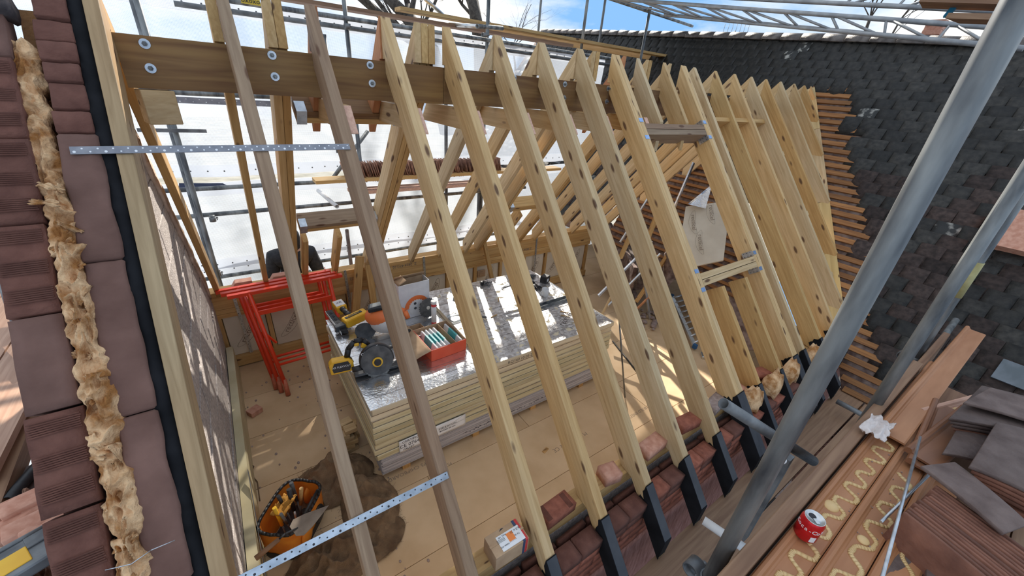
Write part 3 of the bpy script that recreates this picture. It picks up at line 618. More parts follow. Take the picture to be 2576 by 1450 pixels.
for i, (x, a) in enumerate(((.745, 2.2), (1.06, 2.2), (3.36, 2.25))): tag(rafter(x, .047, a, 2.94, 1, M_pine2, 'jack_rafter', D=.14), ['short far rafter below the far sill, beside the double pair', 'short far rafter below the middle of the far sill', 'short far rafter under the second far sill'][i], 'rafter', 'short rafters at the far openings')
for i, (x0, x1, s, mt, lb) in enumerate(((.72, 1.42, .64, M_ridge, 'dark upper trimmer of the first far opening'), (.72, 1.42, 1.96, M_pineg, 'grey brown lower trimmer of the first far opening'), (3.08, 3.68, .64, M_pine2, 'upper trimmer of the second far opening'), (3.08, 3.68, 2.05, M_pine2, 'lower trimmer of the second far opening'))):
    t = thing('trimmer', fp_((x0 + x1) / 2, s, .15), lb, 'trimmer', 'far opening trimmers')
    beam('timber', fp_(x0, s - .025, .075), fp_(x1, s - .025, .075), .045, .15, NF, mt, t); beam('timber', fp_(x0, s + .025, .075), fp_(x1, s + .025, .075), .045, .15, NF, M_pine2, t)
    for xx in (x0 + .03, x1 - .03):
        m = MB(); m.box(fp_(xx, s, .153), (.06, .11, .003), frame((1, 0, 0), DF, NF)); m.box(fp_(xx, s - .052, .11), (.06, .003, .09), frame((1, 0, 0), DF, NF)); m.build('joist_hanger', M_strap, t)
# collars beside each pair, with pale sawn ends cut to the slope
for i, x in enumerate((.85, 1.25, 1.65, 2.05, 2.45, 2.85, 3.35)):
    z0, z1 = -.47, -.60; mt = [M_pine, M_pine, M_pine, M_pine, M_pine, M_pine, M_pine2][i]
    t = thing('collar_tie', (x + .023, 0, z1), ORD[i] + ' short collar tie under the ridge, counted from the gable', 'collar tie', 'collar ties under the ridge')
    m = MB(); a = .02
    m.prism([(z0 / 1.235 + a, z0), (z1 / 1.235 + a, z1), (-z1 / 1.235 - a, z1), (-z0 / 1.235 - a, z0)], .045, Matrix.Translation((x, 0, 0)) @ frame((0, 1, 0), (0, 0, 1), (1, 0, 0)).to_4x4())
    M = Matrix.Translation((x + .023, 0, z1)) @ Matrix.Rotation(PI / 2, 4, 'Z'); Vv = [M.inverted() @ p for p in m.v]; m.v = Vv; m.build('timber', mt, t, world=False, M=wmx(t).inverted() @ M)
    m = MB(); c = (Vector((x + .0225, z0 / 1.235 + a, z0)) + Vector((x + .0225, z1 / 1.235 + a, z1))) / 2
    m.box(c + NN * .0015, (.045, .165, .003), frame((1, 0, 0), DN, NN)); m.build('sawn_end', M_pinkend, t)
# two galvanised restraint straps over the near slope
strap(np_(-.195, .845, -.006), np_(.825, .845, -.006), .032, NN, 46, 'restraint_strap', 'perforated strap painted in a dark backlit tone, upper one, hooked over the gable', M_strapd, M_wht, group='restraint straps over the rafters')  # white hole discs paint in the light shining through
strap(np_(-.16, 2.56, -.006), np_(.845, 2.56, -.006), .032, NN, 40, 'restraint_strap', 'bright perforated strap, lower one, above the orange tool bag', M_strap, M_ink, group='restraint straps over the rafters')
m = MB(); m.box(np_(.03, 2.56, -.009), (.05, .02, .001), frame((1, 0, 0), DN, NN)); 
# noggins between the right-hand rafters, little timber dwangs
for i, (x0, x1, s) in enumerate(((4.487, 4.84, .56), (4.887, 5.24, .56), (5.287, 5.63, .56))):
    tag(beam('noggin', np_(x0, s, .10), np_(x1, s, .10), .047, .12, NN, M_pine2), ['left', 'middle', 'right'][i] + ' noggin of the row between the rafters right of the near opening', 'noggin', 'noggins under the near peaks')
for i, (x, s) in enumerate(((5.655, 1.0), (5.66, 1.75), (5.66, 2.5))):
    m = MB(); m.box(np_(x + .03, s, .02), (.04, .05, .03), frame((1, 0, 0), DN, NN)); tag(m.build('packing_block', M_pine), ['uppermost', 'middle', 'lowest'][i] + ' small pale block tacked beside the longest jack rafter', 'block', 'small tacked blocks')

# ================================================================ old tiled roof
ON = Vector((-SA, 0, CA)); OP = Vector((7.527, 0, 0)); OH = Vector((0, 1, 0)); OV = ON.cross(OH)
def O(u, v, h=0):                                         # the old roof has settled: its ridge climbs away from us
    return OP + OH * u + OV * (v - .083 * u * min(1, max(0, (.4 - v) / 1.2))) + ON * h
def ouv(px, py): p = onp(px, py, ON, OP) - OP; return p.dot(OH), p.dot(OV)
OF = frame(OH, OV, ON)
orf = thing('tiled_roof', O(-1, 4.6), 'old dark plain-tiled roof with a half-round ridge, meeting the new rafters', 'roof')
m = MB()
m.grid(lambda a, b: O(-4.2 + 11.9 * a, -.80 + .85 * b), 40, 6, .05, ON); m.grid(lambda a, b: O(-4.2 + (4.2 + .05 - .60 * (.05 + 4.3 * b)) * a, .05 + 4.3 * b), 6, 20, .05, ON); m.grid(lambda a, b: O(7.7 + (-7.7 + .3 + .64 * (.05 + 3.3 * b)) * a, .05 + 3.3 * b), 6, 20, .05, ON); m.build('roof_deck', M_felt, orf)
# back slope of the old roof
m = MB(); a = O(-4.2, -.80); b = O(7.7, -.80); dn = Vector((CA, 0, -SA))
m.add([a, b, b + dn * 4, a + dn * 4, a - Vector((0, 0, .05)), b - Vector((0, 0, .05)), b + dn * 4 - Vector((0, 0, .05)), a + dn * 4 - Vector((0, 0, .05))], [(0, 1, 2, 3), (7, 6, 5, 4), (0, 4, 5, 1), (1, 5, 6, 2), (2, 6, 7, 3), (3, 7, 4, 0)]); m.build('back_slope', M_tiler, orf)
def tilefn():
    m = MB(); m.grid(lambda u, v: Vector(((u - .5) * .2, (v - .5) * .255, .006 - .004 * (2 * u - 1) ** 2)), 4, 2, .011, (0, 0, 1)); return m
for k_, mt in enumerate((M_tile, M_tiler, M_tilew)): unit('tilemesh%d' % k_, tilefn, mt)
spots = []
G = .148
for r in range(35):
    v = -.76 + r * G; off = (r % 2) * .102; u = -4.1 + off
    if v < -.02: umax = 7.5
    elif v < .1: umax = -.12
    else: umax = -.36 - .585 * v + .03 * math.sin(r * 2.3)
    while u < umax:
        spots.append((u, v, r)); u += .206
    if v >= -.02 and v < 3.2:
        u = 7.5 - off
        while u > .42 + .64 * v: spots.append((u, v, r)); u -= .206
def tmat(u, v, r):
    return Matrix.Translation(O(u + random.uniform(-.003, .003), v + .02 + random.uniform(-.006, .006), .022 + random.uniform(-.001, .004))) @ OF.to_4x4() @ Matrix.Rotation(math.radians(-4.2 + random.uniform(-.9, .9)), 4, 'X') @ Matrix.Rotation(random.uniform(-.015, .015), 4, 'Z') @ Matrix.Rotation(random.uniform(-.012, .012), 4, 'Y')
spots.sort(key=lambda s: (O(s[0], s[1]) - CAM).length if s[0] > -3.3 and not (s[0] > 0 and s[1] > .05) else 99)
def tk(s):
    w = (s[1] + 1) / 5
    if random.random() < .018: return 2
    return 1 if random.random() < max(0, w * 1.3 - .35) else 0
for s in spots[:300]: put('roof_tile', MESH['tilemesh%d' % tk(s)], tmat(*s), orf)
mm = [MB(), MB(), MB()]; proto = tilefn()
for s in spots[300:]:
    M = tmat(*s); mm[tk(s)].add([M @ p for p in proto.v], proto.f, True)
for k_ in range(3):
    if mm[k_].v: tag(mm[k_].build('roof_tiles', (M_tile, M_tiler, M_tilew)[k_], orf), kind='stuff')
# ridge tiles
u = -4.1; i = 0
def ridfn():
    m = MB(); m.grid(lambda a, b: Vector(((b - .5) * .312, .105 * math.cos(PI * a) * (1 + .05 * b), .095 * math.sin(PI * a) * (1 + .05 * b))), 10, 2, .013, (0, 0, 1)); return m
unit('ridgetile', ridfn, M_ridget)
while u < 7.6:
    put('ridge_tile', MESH['ridgetile'], Matrix.Translation(O(u, -.83) + Vector((0, 0, -.03 + random.uniform(-.004, .004)))) @ Matrix.Rotation(.065, 4, 'X') @ frame(OH, Vector((-OH.y, OH.x, 0)), (0, 0, 1)).to_4x4() @ Matrix.Rotation(random.uniform(-.02, .02), 4, 'Y'), orf); u += .305
# exposed battens beside the valley
v = .03
while v < 3.9:
    ua = -.624 * v + .12; ub = -.36 - .59 * v
    beam('batten', O(ub - .06 + random.uniform(-.03, .03), v, .012), O(ua, v, .012), .058, .022, ON, M_batt, orf); v += .1065 + random.uniform(-.004, .004)
# aerial on the ridge
a = O(1.2, -1.03) + Vector((.4, .3, 0)); t = thing('tv_aerial', a, 'spindly television aerial standing up behind the old ridge', 'aerial')
p = on(1845, 92, 0, 9.5); m = MB(); m.tube(p - Vector((0, 0, .9)), p + Vector((0, 0, .1)), .012, 6); m.build('mast', M_galvd, t)
m = MB(); m.tube(p + Vector((-.25, .1, 0)), p + Vector((.3, -.12, .05)), .008, 6)
for k_ in range(7): c = p + Vector((-.25 + .09 * k_, .1 - .035 * k_, .01 * k_)); m.tube(c - Vector((0, 0, .16)), c + Vector((0, 0, .2)), .004, 5)
m.build('elements', M_galvd, t)
m = MB(); m.box(p + Vector((.1, -.04, -.02)), (.07, .03, .05)); m.build('reflector', M_redt, t)
# chimney
pc = on(2330, 120, 2, .72); t = thing('chimney', pc - Vector((0, 0, .3)) + ray(2330, 120) * 1.2, 'pinkish brick chimney stack seen through the lattice beam', 'chimney')
bs = pc + ray(2330, 120) * 1.2
for k_ in range(-9, 9):
    for j_ in range(2):
        m = MB(); m.box(bs + Vector((-.08 + .17 * j_, 0, -.25 + k_ * .08)) + Vector(((k_ % 2) * .03, 0, 0)), (.165, .26, .075)); m.build('brick', M_brickl, t)
# plywood valley boards
Vd = (O(-1.61, 2.58) - O(.02, -.03)).normalized(); Vp = ON.cross(Vd)          # Vp points up into the new roof or away
if (O(1, 1) - O(-1, 1)).dot(Vp) < 0: Vp = -Vp
L = (O(-1.61, 2.58) - O(.02, -.03)).length
vb = thing('valley_board', O(-.8, 1.3, .03), 'plywood valley board lying up the old roof under the jack rafters', 'board')
for a0, a1, mt in ((0.02, .27, M_ply), (.272, .66, M_pine), (.662, .90, M_ply), (.902, 1.27, M_ply)):
    p0 = O(.03, -.02, .03) + Vd * (L * a0); p1 = O(.03, -.02, .03) + Vd * (L * a1); wd_ = .42
    beam('ply_sheet', p0 + Vp * wd_ / 2, p1 + Vp * wd_ / 2, wd_, .012, ON, mt, vb)
# stripped old battens seen inside through the rafters, on the same old slope
t = thing('stripped_battens', O(2.2, 1.8), 'old brown battens and sarking of the stripped old roof seen inside past the rafters', 'battens')
pg = [ouv(*q) for q in ((1500, 640), (1590, 480), (1745, 375), (1850, 440), (1930, 650), (1990, 880), (1850, 880), (1780, 735), (1700, 700), (1560, 740))]
m = MB(); m.prism([(a, b) for a, b in pg], -.02, Matrix.Translation(OP - ON * .02) @ OF.to_4x4()); m.build('sarking', M_felt, t)
v = min(q[1] for q in pg)
while v < max(q[1] for q in pg):
    xs = []
    for i in range(len(pg)):
        a, b = pg[i], pg[(i + 1) % len(pg)]
        if (a[1] - v) * (b[1] - v) < 0: xs.append(a[0] + (b[0] - a[0]) * (v - a[1]) / (b[1] - a[1]))
    if len(xs) >= 2 and abs(max(xs) - min(xs)) > .08 and len(xs) == 2: beam('batten', O(min(xs) + .02, v, .005), O(max(xs) - .02, v, .005), .04, .022, ON, M_batt, t)
    v += .105
# old house red brick wall under the old roof's eave, left of the boards
t = thing('house_wall', (5.0, -2.9, -4.2), 'dark red brick wall of the old house below its eave', 'wall', kind='structure')
wd0 = Vector((5.12, -2.12, -3.25)); wdir = Vector((0, -1, 0))
m = MB(); m.bar(wd0 + Vector((.05, .02, -.7)), wd0 + wdir * 3 + Vector((.05, .02, -.7)), .08, 1.5); m.build('wall_core', M_mortar, t)
for r in range(14):
    for k_ in range(9):
        M = Matrix.Translation(wd0 + wdir * (.12 + k_ * .226 + (r % 2) * .113) + Vector((0, 0, -.02 - r * .075))) @ Matrix.Rotation(math.atan2(wdir.y, wdir.x), 4, 'Z'); put('brick', MESH['brickmesh1'], M, t)
m = MB(); m.path([O(-2.3, 4.15, .05), O(-4.1, 4.15, .05)], .055, 10); tag(m.build('gutter', M_black), 'black gutter along the foot of the old tiled slope', 'gutter')

# roof window in the old slope beyond the far rafters
cu, cv = ouv(1410, 376); c = O(cu, cv, .10); t = thing('roof_window', c, 'dark framed roof window reflecting blue sky, in the old slope beyond the far rafters', 'window')
for sx, sy, w_, h_ in ((0, -.36, .84, .07), (0, .36, .84, .07), (-.39, 0, .07, .72), (.39, 0, .07, .72)): MB().box(c + OF @ Vector((sx, sy, 0)), (w_, h_, .10), OF).build('frame_bar', M_grey, t)
MB().box(c + OF @ Vector((0, 0, .01)), (.74, .68, .01), OF).build('pane', M_glass, t)
# unseen roof added above the frame; it keeps the platform and the near slope in shade
t = thing('added_shade_roof', (5.5, 3.2, 2.6), 'unseen corrugated sheets added high above the platform to shade it', 'roof')
for i in range(7):
    m = MB(); m.grid(lambda u, v: Vector((2.6 + i * .95 + 1.0 * u, 1.7 + 3.0 * v, 2.6 + .03 * math.cos(u * 2 * PI * 6))), 48, 1, .004, (0, 0, 1)); m.build('shade_sheet', M_galvd, t)
for y in (1.8, 3.2, 4.6): MB().tube((2.5, y, 2.55), (9.4, y, 2.55), .0242, 8).build('shade_purlin', M_alu, t)

# ================================================================ scaffolding
def tubething(a, b, label, group=None, r=.0242, mt=None, name='scaffold_tube', open_=True):
    a, b = Vector(a), Vector(b)
    m = MB(); m.pipe(a, b, r) if open_ else m.tube(a, b, r); return tag(m.build(name, mt or M_galv), label, 'pole', group)
def coupler(p, ax1, ax2, label, mt=None, group='scaffold couplers'):
    """right-angle fitting: two clamped collars, hinge lugs and bolt"""
    p = Vector(p); a1 = Vector(ax1).normalized(); a2 = Vector(ax2).normalized(); off = a1.cross(a2).normalized() * .026
    t = thing('coupler', p, label, 'coupler', group)
    m = MB(); m.pipe(p - a1 * .024 + off * 0, p + a1 * .024, .030, .006); m.build('collar', mt or M_galvd, t)
    m = MB(); m.pipe(p + off * 2 - a2 * .024, p + off * 2 + a2 * .024, .030, .006); m.build('collar', mt or M_galvd, t)
    q = p + a2 * .04; m = MB(); m.tube(q - a1.cross(a2) * .03, q + a1.cross(a2) * .05, .006, 8); m.tube(q + a1.cross(a2) * .03, q + a1.cross(a2) * .045, .011, 6); m.build('bolt', M_galvd, t)
    return t
G1 = 'near scaffold poles'
tubething((1.335, -2.597, -1.77), (1.335, -2.597, .9), 'large galvanised upright pole slanting across the right foreground', G1, open_=False)
tubething((2.63, -2.635, -2.6), (2.63, -2.635, .9), 'second galvanised upright pole, right of the foreground one', G1)
a = tubething((3.62, -2.615, -2.9), (3.62, -2.615, .9), 'third upright pole with the yellow sleeve', G1)
m = MB(); c = on(2425, 710, 1, -2.615); m.tube((3.62, -2.615, c.z - .11), (3.62, -2.615, c.z + .11), .027, 16); o = m.build('sleeve', mk('yellow_sleeve', (.30, .26, .10), (.42, .37, .17), 20, .6), a)
tubething((2.9, -2.66, -3.0), on(2405, 805, 1, -2.62), 'short stub of tube ending level with the terracotta trims', G1)
tubething((1.31, -2.62, -2.2), (1.335, -2.60, -1.76), 'lower stub under the foreground pole, wrapped by its coupler', G1)
tubething(CAM + ray(1820, 1016) * 1.62, CAM + ray(2045, 1160) * 1.92, 'grey tube stub poking through towards the rafter feet', 'near scaffold poles', mt=M_galvd)
tubething(on(1770, 1310, 2, -2.42), on(1880, 1385, 2, -2.42), 'short horizontal tube by the wall foot left of the pole', G1, mt=M_whi)
tubething(on(2400, 850, 1, -3.1), on(2576, 920, 1, -3.1) + Vector((.9, -.4, -.4)), 'horizontal handrail tube crossing the old tiles on the right', G1)
tubething(on(2105, 1010, 2, -2.8), on(2200, 1060, 2, -2.8), 'short grey tube end below the tile slope', G1, mt=M_galvd)
# flat steel ladder-beam post behind the foreground pole
p0, p1 = on(1985, 1150, 1, -2.52), on(1905, 1290, 1, -2.52)
m = MB(); m.bar(p1 + (p1 - p0) * .5, p0, .05, .03, (0, 1, 0)); o = tag(m.build('base_jack', M_galvd), 'flat grey steel leg with a white bolt behind the foreground pole', 'bracket')
m = MB(); m.ball(on(1968, 1158, 1, -2.56), .014, 8); m.build('bolt_cap', M_whi, o)
coupler((1.335, -2.597, -1.77), (0, 0, 1), (1, 0, 0), 'big wrapped fitting at the foot of the foreground pole', M_galvd)
m = MB()
for k_ in range(4):
    pts = [Vector((1.335, -2.597, -1.78 - .012 * k_)) + Vector((.036 * math.cos(t), .036 * math.sin(t), .02 * math.cos(t))) for t in [2 * PI * j / 20 for j in range(21)]]
    m.path(pts, .0045, 6)
tag(m.build('wire_wrap', M_galvd), 'twisted wire wrapped round the foot of the foreground pole', 'wire')
coupler((3.62, -2.615, on(2325, 865, 1, -2.6).z), (0, 0, 1), (1, 0, 0), 'coupler on the sleeved pole above the terracotta trims')

# far scaffold: uprights, ledgers, guard rails
YF = 2.65; G2 = 'far scaffold uprights'
def up(px, py, z0, z1, lb, y=YF, mt=None, r=.0242):
    x = on(px, py, 1, y).x; tubething((x, y, z0), (x, y, z1), lb, G2, r, mt); return x
x1 = up(520, 600, -5.5, 1.2, 'left grey upright of the pair beyond the gable corner', y=2.35)
x2 = up(512, 600, -5.5, 1.2, 'right upright of the pair beyond the gable corner', y=2.52, mt=M_galvd)
x3 = up(905, 400, -5.5, .75, 'far upright between the first and second near rafters\' peaks, passing the tile stack')
x4 = up(1122, 330, -2.0, .1, 'far upright ending in a fitting above the sheet', mt=M_galvd)
x5 = up(1218, 300, -5.5, 1.0, 'far upright by the end of the big horizontal tube')
up(815, 90, -1.2, .05, 'short upright hanging below the guard rail near the top', mt=M_galvd)
up(1202, 560, -3.2, -1.5, 'short upright behind the far slope above the plate')
up(880, 640, -3.8, -2.2, 'rusty short upright by the sheet foot', mt=mk('rusty_tube', (.13, .09, .075), (.25, .2, .18), 10, .7, .3))
for px, py, ptop, y, lb in ((1355, 70, 0, 5.2, 'thin distant upright against the blue sky'), (1465, 100, 0, 3.1, 'tall upright against the sky left of the closer pair'), (1508, 100, 0, 4.2, 'tall thin upright against the sky just right of another'), (1615, 130, 25, 2.9, 'upright capped by the sloping tube, in front of the old ridge')):
    x = on(px, py, 1, y).x; zt_ = on(px, 25, 1, y).z if ptop else 3.0; tubething((x, y, -1.2), (x, y, zt_ + .03), lb, 'uprights against the sky')
G3 = 'far scaffold horizontals'
def hz(px, py, y, x0, x1, lb, dz=0, mt=None, r=.0242):
    z = on(px, py, 1, y).z; return tubething((x0, y, z), (x1, y, z + dz), lb, G3, r, mt)
hz(1000, 66, 2.60, .2, 6.2, 'upper guard rail tube along the top of the sheeting')
hz(1000, 88, 2.72, .2, 6.2, 'second tube just under the guard rail', mt=M_galvd)
hz(600, 240, 2.55, -.8, 1.0, 'tube behind the upper part of the sheet, near the gable')
hz(600, 470, 2.62, -.8, 4.2, 'tube level with the stacked tiles')
hz(650, 530, 2.60, -.8, 4.4, 'mid-height ledger tube behind the lower trimmer')
hz(650, 682, 2.75, -.8, 4.2, 'lowest ledger tube just above the far plate')
tubething(on(1280, 74, 1, 2.4) + Vector((-.1, 0, 0)), on(1200, 66, 1, 2.2), 'big open-ended tube stub pointing towards the camera at the ridge', G3)
tubething(on(1130, 62, 1, 3.0), on(1200, 66, 1, 2.3), 'pale tube running to the open end above the fifth peak', G3, mt=M_alu)
tubething(on(800, 480, 1, 2.9), on(848, 520, 1, 2.15), 'pale open tube lying across the ledger by the tile stack', G3, mt=M_whi)
tubething(on(408, 250, 1, 2.6), on(400, 302, 1, 2.2), 'white-banded open tube end beyond the gable rafter', G3, mt=M_whi)
tubething(on(925, 330, 1, 2.9), on(840, 445, 1, 2.7), 'diagonal brace tube seen through the first far opening', G3)
tubething(on(1115, 38, 1, 3.4), on(1068, -4, 1, 3.0), 'sloping tube by the tree above the guard rail', G3, mt=M_alu)
tubething(on(1520, -8, 1, 3.0), on(1742, 66, 1, 3.0), 'sloping tube in the sky over the old ridge', G3)
tag(beam('angle_bar', on(345, 327, 1, 2.3), on(520, 330, 1, 2.3), .03, .03, (0, 0, 1), M_galvd), 'flat steel bar sticking out left of the first far rafters', 'bar')
strap(on(372, 248, 1, 1.9), on(690, 262, 1, 1.9), .05, (0, -1, 0), 20, 'far_strap', 'perforated strap behind the ridge board near the gable', M_strapd, M_wht)  # backlight painted as a dark band with white holes
for px, py, y, lb in ((875, 66, 2.55, 'fitting joining the guard rail to the upright near the second peak'), (1222, 88, 2.55, 'fitting on the upright beside the open tube end'), (1120, 300, 2.6, 'rusty fitting low on the far upright'), (535, 552, 2.4, 'fitting low on the pair of uprights by the gable'), (412, 285, 2.45, 'fitting above the white-banded tube end'), (548, 690, 2.5, 'rusty fitting at the sheet foot by the gable corner'), (885, 680, 2.6, 'rusty fitting behind the triple far rafter\'s foot'), (1635, 22, 2.9, 'fitting on the sloping tube in the sky')):
    coupler(on(px, py, 1, y), (0, 0, 1), (1, 0, 0), lb, mk('rusty_fitting', (.12, .07, .05), (.24, .18, .15), 20, .7, .4) if 'rusty' in lb else None)
# warning tag
m = MB(); m.box(on(630, 2, 1, 2.55), (.16, .01, .06)); o = tag(m.build('scaffold_tag', mk('tag_yellow', (.65, .48, .05))), 'yellow tag with black lettering on the rail at the top edge', 'tag')
text('oxoxo', .06, FX(on(630, 2, 1, 2.54)) @ frame((1, 0, 0), (0, 0, 1), (0, -1, 0)).to_4x4(), M_ink, o)
# timber decks / toe boards beyond the ridge
for i, (a, b, w, lb) in enumerate((((700, -6), (1430, 132), .2, 'dark topped timber board lying along the upper far lift'), ((1000, 22), (1780, 160), .2, 'paler timber board beside it running to the old roof'))):
    A = on(*a, 1, 2.9 + i * .12); B = on(*b, 1, 2.9 + i * .12); B.z = A.z
    tag(beam('scaffold_board', A, B, w, .038, (0, 0, 1), M_board if i == 0 else M_pine2), lb, 'board', 'upper far boards')
A = on(1230, 75, 1, 3.3); B = on(1770, 158, 1, 3.3); B.z = A.z; tag(beam('toe_board', A, B, .04, .1, (0, 0, 1), M_pine), 'pale toe board above the last peaks before the old roof', 'board')
for i, (a, b, lb) in enumerate((((790, 455), (1400, 432), 'pale board under the stacked tiles'), ((880, 482), (1290, 470), 'pinkish lower board below the stacked tiles'))):
    A = on(*a, 1, 2.45); B = on(*b, 1, 2.45); B.z = A.z - .01
    tag(beam('scaffold_board', A, B, .225, .04, (0, 0, 1), M_pine2 if i == 0 else M_pinkend), lb, 'board', 'far boards with the tiles')
# row of tiles stacked on edge
zb = on(900, 450, 1, 2.5).z; x0 = on(875, 450, 1, 2.5).x; x1_ = on(1255, 440, 1, 2.5).x; n = 92
def stk():
    m = MB(); m.grid(lambda u, v: Vector(((u - .5) ** 2 * .02, (u - .5) * .165, v * .235)), 4, 1, .011, (1, 0, 0)); return m
unit('stacktile', stk, mk('stacked_tile', (.16, .07, .04), (.32, .16, .10), 20, .8, rnd=.35))
st_ = []
for i in range(n):
    x = x0 + (x1_ - x0) * i / n
    if 0.40 < i / n < .43 or .7 < i / n < .72: continue
    Mw = Matrix.Translation((x, 2.47 + random.uniform(-.02, .02), zb - .02)) @ Matrix.Rotation(-.25 + random.uniform(-.08, .08) + (.5 if i % 17 == 3 else 0), 4, 'Y') @ Matrix.Rotation(random.uniform(-.1, .1), 4, 'Z')
    o = put('stacked_tile', MESH['stacktile'], Mw); tag(o, 'thin reddish roof tile standing on edge in the row on the far boards', 'tile', 'roof tiles on edge on the far boards')
# ---- plastic sheeting, hung outside the far scaffold, in four lifts with reinforced bands
def sheet(x0, x1, z0, z1, y, lb, seed):
    t = thing('plastic_sheeting', ((x0 + x1) / 2, y, z0), lb, 'sheeting', 'white sheeting around the scaffold')
    def f(u, v, dz=0, zz0=z0, zz1=z1, off=0):
        x = x0 + (x1 - x0) * u; z = zz0 + (zz1 - zz0) * v
        return Vector((x, y + off + .07 * noise.noise(Vector((x * .9, z * 1.4, seed))) + .025 * noise.noise(Vector((x * 5, z * 3, seed))), z + .03 * noise.noise(Vector((x * 1.5, 0, seed)))))
    m = MB(); m.grid(f, 70, 16); m.build('woven_panel', M_sheet, t)
    for (a, b) in ((z1 - .16, z1), (z0, z0 + .14)):
        m = MB(); m.grid(lambda u, v: f(u, v, 0, a, b, -.006), 70, 3); m.build('reinforced_band', M_sheetb, t)
        m = MB(); x = x0 + .1
        while x < x1:
            u = (x - x0) / (x1 - x0); p = f(u, .5, 0, a, b, -.012); m.tube(p, p + Vector((0, -.003, 0)), .009, 8); x += .16
        tag(m.build('eyelets', M_galvd, t), kind='stuff')
z_b1 = on(650, 445, 1, 3.1).z; z_b0 = on(600, 22, 1, 3.1).z; z_b2 = on(590, 575, 1, 3.1).z; z_b3 = on(560, 640, 1, 3.1).z
sheet(-3.2, 6.4, z_b1 + .02, z_b0 + .08, 3.12, 'uppermost lift of white woven sheeting behind the ridge board', 1)
sheet(-3.2, 7.4, z_b1 - 1.15, z_b1 - .05, 3.16, 'second lift of white sheeting, behind the far openings', 2)
sheet(-3.2, 7.4, z_b1 - 2.4, z_b1 - 1.1, 3.18, 'third lift of white sheeting, just above the far plate', 3)
sheet(-3.2, 7.4, z_b1 - 4.2, z_b1 - 2.35, 3.2, 'lowest lift of white sheeting below the far plate', 4)
t = thing('plastic_sheeting', (-3.2, .5, -3), 'white sheeting turning the corner beyond the brick gable', 'sheeting', 'white sheeting around the scaffold')
m = MB(); m.grid(lambda u, v: Vector((-3.2 + .08 * noise.noise(Vector((u * 6, v * 6, 9))), 3.1 - 4.6 * u, -4.4 + 6.4 * v)), 40, 30); m.build('woven_panel', M_sheet, t)
# dark tarpaulin strip and cables
m = MB(); m.add([on(450, 462, 1, 3.0), on(560, 462, 1, 3.0), on(585, 474, 1, 3.0), on(450, 480, 1, 3.0)], [(0, 1, 2, 3)]); m.add([p + Vector((0, .02, 0)) for p in m.v], [(3, 2, 1, 0)])
tag(m.build('tarpaulin', mk('dark_blue_tarp', (.05, .07, .13), (.08, .10, .18))), 'scrap of dark blue tarpaulin below the first sheet', 'tarpaulin')

# ---- lattice beams and boards overhead on the right
def lattice(a, b, c, d, n, lb):
    """a-b top chord, c-d bottom chord"""
    a, b, c, d = map(Vector, (a, b, c, d)); t = thing('lattice_beam', c, lb, 'beam', 'lattice beams overhead')
    m = MB(); m.tube(a, b, .0242, 12); m.build('chord', M_lat, t); m = MB(); m.tube(c, d, .0242, 12); m.build('chord', M_lat, t)
    for i in range(n):
        f0 = i / n; f1 = (i + .5) / n; f2 = (i + .62) / n
        m = MB(); m.tube(a.lerp(b, f0 + .01), c.lerp(d, f1), .013, 8); m.build('lacing', M_lat, t)
        m = MB(); m.tube(c.lerp(d, f2), a.lerp(b, min(1, (i + 1.02) / n)), .013, 8); m.build('lacing', M_lat, t)
def pd(px, py, dep): d = ray(px, py); return CAM + d * dep
lattice(pd(1540, -3, 6.4), pd(2576, 75, 3.6), pd(1672, 37, 6.2), pd(2576, 122, 3.5), 9, 'aluminium lattice beam crossing the sky above the old ridge')
lattice(pd(1900, -80, 6.0), pd(2576, -20, 3.6), pd(1700, -12, 6.0), pd(2500, 28, 3.8), 7, 'second lattice beam at the top edge')
for i, (px, py, qx, qy, dp, lb) in enumerate(((2320, 6, 2640, 16, 3.5, 'stained board overhead, nearest the top right corner'), (2400, 46, 2640, 52, 3.4, 'second stained board overhead, below it'))):
    tag(beam('scaffold_board', pd(px, py, dp), pd(qx, qy, dp - .5), .2, .04, (.1, 0, 1), M_board), lb, 'board', 'boards overhead')
m = MB(); m.bar(pd(2380, 42, 3.4), pd(2400, 18, 3.4), .04, .02); tag(m.build('blue_tape', mk('tape_blue', (.02, .20, .34))), 'blue band wrapped round the lattice beam', 'tape')

# ---- bare trees
def tree(base, top, r0, seed, lb, spread=1.0, depth=5, kids=3):
    rnd = random.Random(seed); t = thing('bare_tree', base, lb, 'tree', 'bare trees beyond the roof')
    tr = MB(); br = MB(); base, top = Vector(base), Vector(top)
    def grow(p, d, L, r, lvl):
        q = p; pts = [p]; rs = [r]
        for k_ in range(4):
            d2 = (d + Vector((rnd.uniform(-1, 1), rnd.uniform(-1, 1), rnd.uniform(-.6, .8))) * .28).normalized(); q = q + d2 * L / 4; d = d2; pts.append(q); rs.append(r * (1 - .14 * (k_ + 1)))
        (tr if lvl == 0 else br).path(pts, rs, 8 if lvl < 2 else 4)
        if lvl < depth:
            for k_ in range(kids if lvl else kids + 2):
                i = rnd.choice((1, 2, 3, 4)) if lvl else rnd.choice((2, 3, 4, 4)); nd = (d + Vector((rnd.uniform(-1, 1), rnd.uniform(-1, 1), rnd.uniform(-.5, .9))) * spread).normalized()
                grow(pts[i], nd, L * rnd.uniform(.5, .8), rs[i] * rnd.uniform(.4, .65), lvl + 1)
    grow(base, (top - base).normalized(), (top - base).length, r0, 0)
    tr.build('trunk', M_bark, t); br.build('branches', M_bark, t)
tree(pd(1135, 330, 13), pd(1095, -90, 13), .40, 3, 'thick bare tree trunk and branches above the fourth peak')
tree(pd(1215, 330, 16), pd(1215, -90, 16), .36, 11, 'bare tree with a mossy forked trunk right of the other big one')
